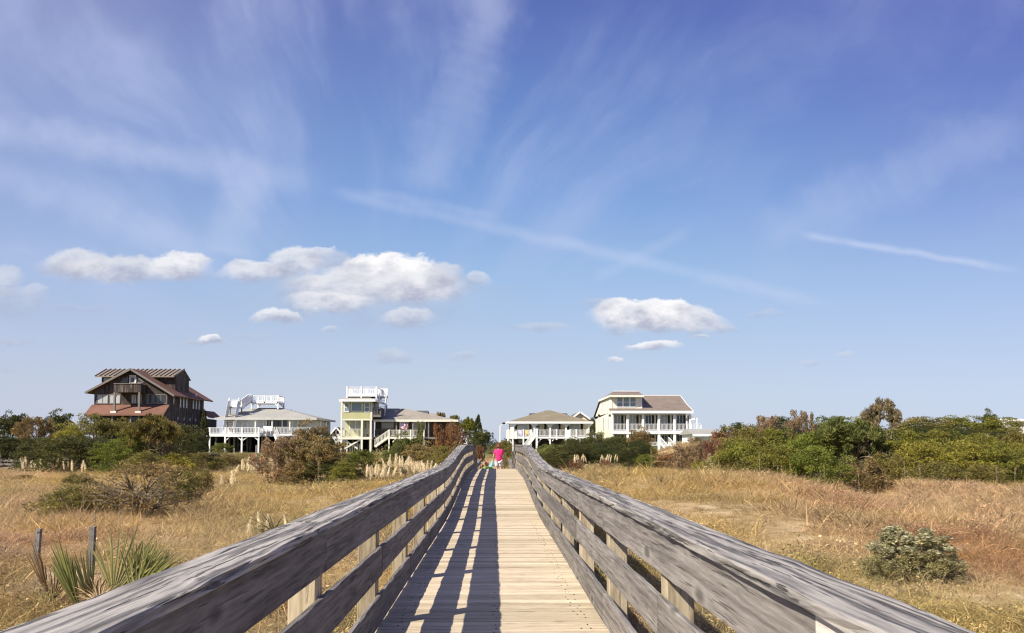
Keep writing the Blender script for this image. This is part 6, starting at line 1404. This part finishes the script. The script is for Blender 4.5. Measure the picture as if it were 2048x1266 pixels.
# ------------------------------------------------------------------ the woman on the ramp
def skin_body(name, joints, edges, mat, parent, sub=1):
    names = list(joints); me = bpy.data.meshes.new(name); me.from_pydata([joints[n][0] for n in names], [], [(names.index(a), names.index(b)) for a, b in edges])
    o = bpy.data.objects.new(name, me); C.objects.link(o); o.parent = parent
    sk = o.modifiers.new('skin', 'SKIN'); sk.use_smooth_shade = True
    for i, n in enumerate(names):
        r = joints[n][1]; me.skin_vertices[0].data[i].radius = r if hasattr(r, '__len__') else (r, r)
    me.skin_vertices[0].data[0].use_root = True
    ss = o.modifiers.new('smooth', 'SUBSURF'); ss.levels = sub; ss.render_levels = sub
    me.materials.append(mat); return o
def woman():
    D = 41.9; x = X(997.5, D); z0 = deck_z(D); t = thing('person', (x, D, z0), 'person with short red hair walking away in a pink top and white knee length shorts', 'person')
    sk = plain('skin', (.55, .33, .24), .5, .06); pink = plain('pink_jersey', (.80, .035, .20), .8, .08); wh = plain('white_cotton', (.74, .70, .72), .8, .05); hair = plain('auburn_hair', (.17, .040, .022), .55, .3, 40); shoe = plain('sandal_tan', (.25, .15, .08), .6)
    J = {'pelvis': ((0, 0, .88), (.15, .11)), 'waist': ((0, 0, 1.03), (.135, .10)), 'chest': ((0, -.01, 1.22), (.15, .105)), 'neckbase': ((0, 0, 1.36), (.075, .065)), 'neck': ((0, .01, 1.42), (.05, .05)), 'head': ((0, .02, 1.50), (.075, .088)), 'crown': ((0, .02, 1.58), (.06, .07)),
         'nose': ((0, .125, 1.50), (.014, .014))}
    E = [('pelvis', 'waist'), ('waist', 'chest'), ('chest', 'neckbase'), ('neckbase', 'neck'), ('neck', 'head'), ('head', 'crown'), ('head', 'nose')]
    for s, n in ((-1, 'l'), (1, 'r')):
        fw = .05*s
        J.update({'sh'+n: ((s*.17, 0, 1.32), .058), 'el'+n: ((s*.255, -.01, 1.06), .042), 'wr'+n: ((s*.285, .06, .83), .028), 'palm'+n: ((s*.29, .08, .76), (.036, .020)),
                  'hip'+n: ((s*.10, 0, .80), .095), 'kn'+n: ((s*.105, .03+fw*.5, .45), .062), 'ca'+n: ((s*.105, fw*.2, .30), .058), 'an'+n: ((s*.105, -fw*.6, .08), .036), 'toe'+n: ((s*.115, .13-fw*.6, .035), (.038, .026))})
        E += [('chest', 'sh'+n), ('sh'+n, 'el'+n), ('el'+n, 'wr'+n), ('wr'+n, 'palm'+n), ('pelvis', 'hip'+n), ('hip'+n, 'kn'+n), ('kn'+n, 'ca'+n), ('ca'+n, 'an'+n), ('an'+n, 'toe'+n)]
        for k in range(4):
            dx = (k-1.5)*.017; L = (.075, .085, .08, .062)[k]; J['f%d%s' % (k, n)] = ((s*.29+dx*.3, .08+dx, .72), .009); J['g%d%s' % (k, n)] = ((s*.288+dx*.2, .092+dx, .72-L), .0075); E += [('palm'+n, 'f%d%s' % (k, n)), ('f%d%s' % (k, n), 'g%d%s' % (k, n))]
        J['t'+n] = ((s*.275, .115, .735), .010); E.append(('palm'+n, 't'+n))
    body = skin_body('body', J, E, sk, t)
    top = {'hem': ((0, 0, .76), (.215, .165)), 'waist': ((0, 0, 1.03), (.182, .15)), 'chest': ((0, -.01, 1.22), (.19, .15)), 'collar': ((0, 0, 1.37), (.12, .11))}
    te = [('waist', 'hem'), ('waist', 'chest'), ('chest', 'collar')]; top = {k: top[k] for k in ('waist', 'hem', 'chest', 'collar')}
    for s, n in ((-1, 'l'), (1, 'r')): top['s'+n] = ((s*.175, 0, 1.315), .088); top['c'+n] = ((s*.238, -.005, 1.12), .078); te += [('chest', 's'+n), ('s'+n, 'c'+n)]
    skin_body('shirt', top, te, pink, t)
    sh = {'p': ((0, 0, .88), (.20, .155))}; se = []
    for s, n in ((-1, 'l'), (1, 'r')): sh['h'+n] = ((s*.10, 0, .78), .135); sh['k'+n] = ((s*.108, .03+.025*s, .42), .112); se += [('p', 'h'+n), ('h'+n, 'k'+n)]
    skin_body('shorts', sh, se, wh, t)
    skin_body('hair', {'a': ((0, -.005, 1.56), (.088, .098)), 'b': ((0, -.02, 1.49), (.090, .085)), 'c': ((0, -.02, 1.44), (.066, .06)), 'd': ((0, .03, 1.605), (.066, .07))}, [('a', 'b'), ('b', 'c'), ('a', 'd')], hair, t)
    for s in (-1, 1): MB().box(x+s*.115-.045, x+s*.115+.045, D-.11-.03*s, D+.17-.03*s, z0, z0+.022).build('sandal', shoe, t)
    # turquoise towel bag carried in the hand on the left
    t.scale = (.92, .92, .92); tq = plain('turquoise_cloth', (.17, .50, .58), .8, .15); b = thing('beach_bag', (x-.30, D+.02, z0+.2), 'turquoise cloth bag hanging from the left hand of the woman in pink', 'bag')
    hx = x-.29
    skin_body('bag_body', {'a': ((0.0, .06, .50), .035), 'b': ((-.03, .05, .36), (.11, .08)), 'c': ((-.10, .03, .20), (.17, .10)), 'd': ((-.16, .02, .08), (.15, .09))}, [('a', 'b'), ('b', 'c'), ('c', 'd')], tq, b)
    MB().tube([(hx-.01, D+.06, z0+.66), (hx-.02, D+.085, z0+.74), (hx+.0, D+.11, z0+.66)], .010).build('handle', tq, b)
    # beach things on the ramp beside her
    D2 = 41.2; xb = X(976, D2); zb = deck_z(D2); w = thing('beach_tote', (xb, D2, zb), 'lime green rimmed tote with orange pink beach toys on the ramp beside the woman', 'tote')
    lime = plain('lime_plastic', (.38, .80, .12), .5); coral = plain('coral_plastic', (.75, .26, .18), .5); navy = plain('navy_cloth', (.05, .12, .22), .8)
    MB().hexa([(xb-.20, D2-.12, zb), (xb+.22, D2-.12, zb), (xb+.22, D2+.12, zb), (xb-.20, D2+.12, zb), (xb-.25, D2-.16, zb+.26), (xb+.27, D2-.16, zb+.26), (xb+.27, D2+.16, zb+.26), (xb-.25, D2+.16, zb+.26)]).build('tote_body', navy, w)
    MB().box(xb-.22, xb+.24, D2-.18, D2+.18, zb+.262, zb+.33).build('rim', lime, w)
    skin_body('toy_bucket', {'a': ((-.05, 0, .34), (.09, .09)), 'b': ((-.06, 0, .50), (.12, .12)), 'c': ((-.05, 0, .60), (.07, .07))}, [('a', 'b'), ('b', 'c')], coral, w)
    skin_body('toy_spade', {'a': ((-.26, 0, .20), (.03, .03)), 'b': ((-.30, 0, .40), (.05, .03)), 'c': ((-.30, 0, .50), (.06, .03))}, [('a', 'b'), ('b', 'c')], coral, w)
woman()
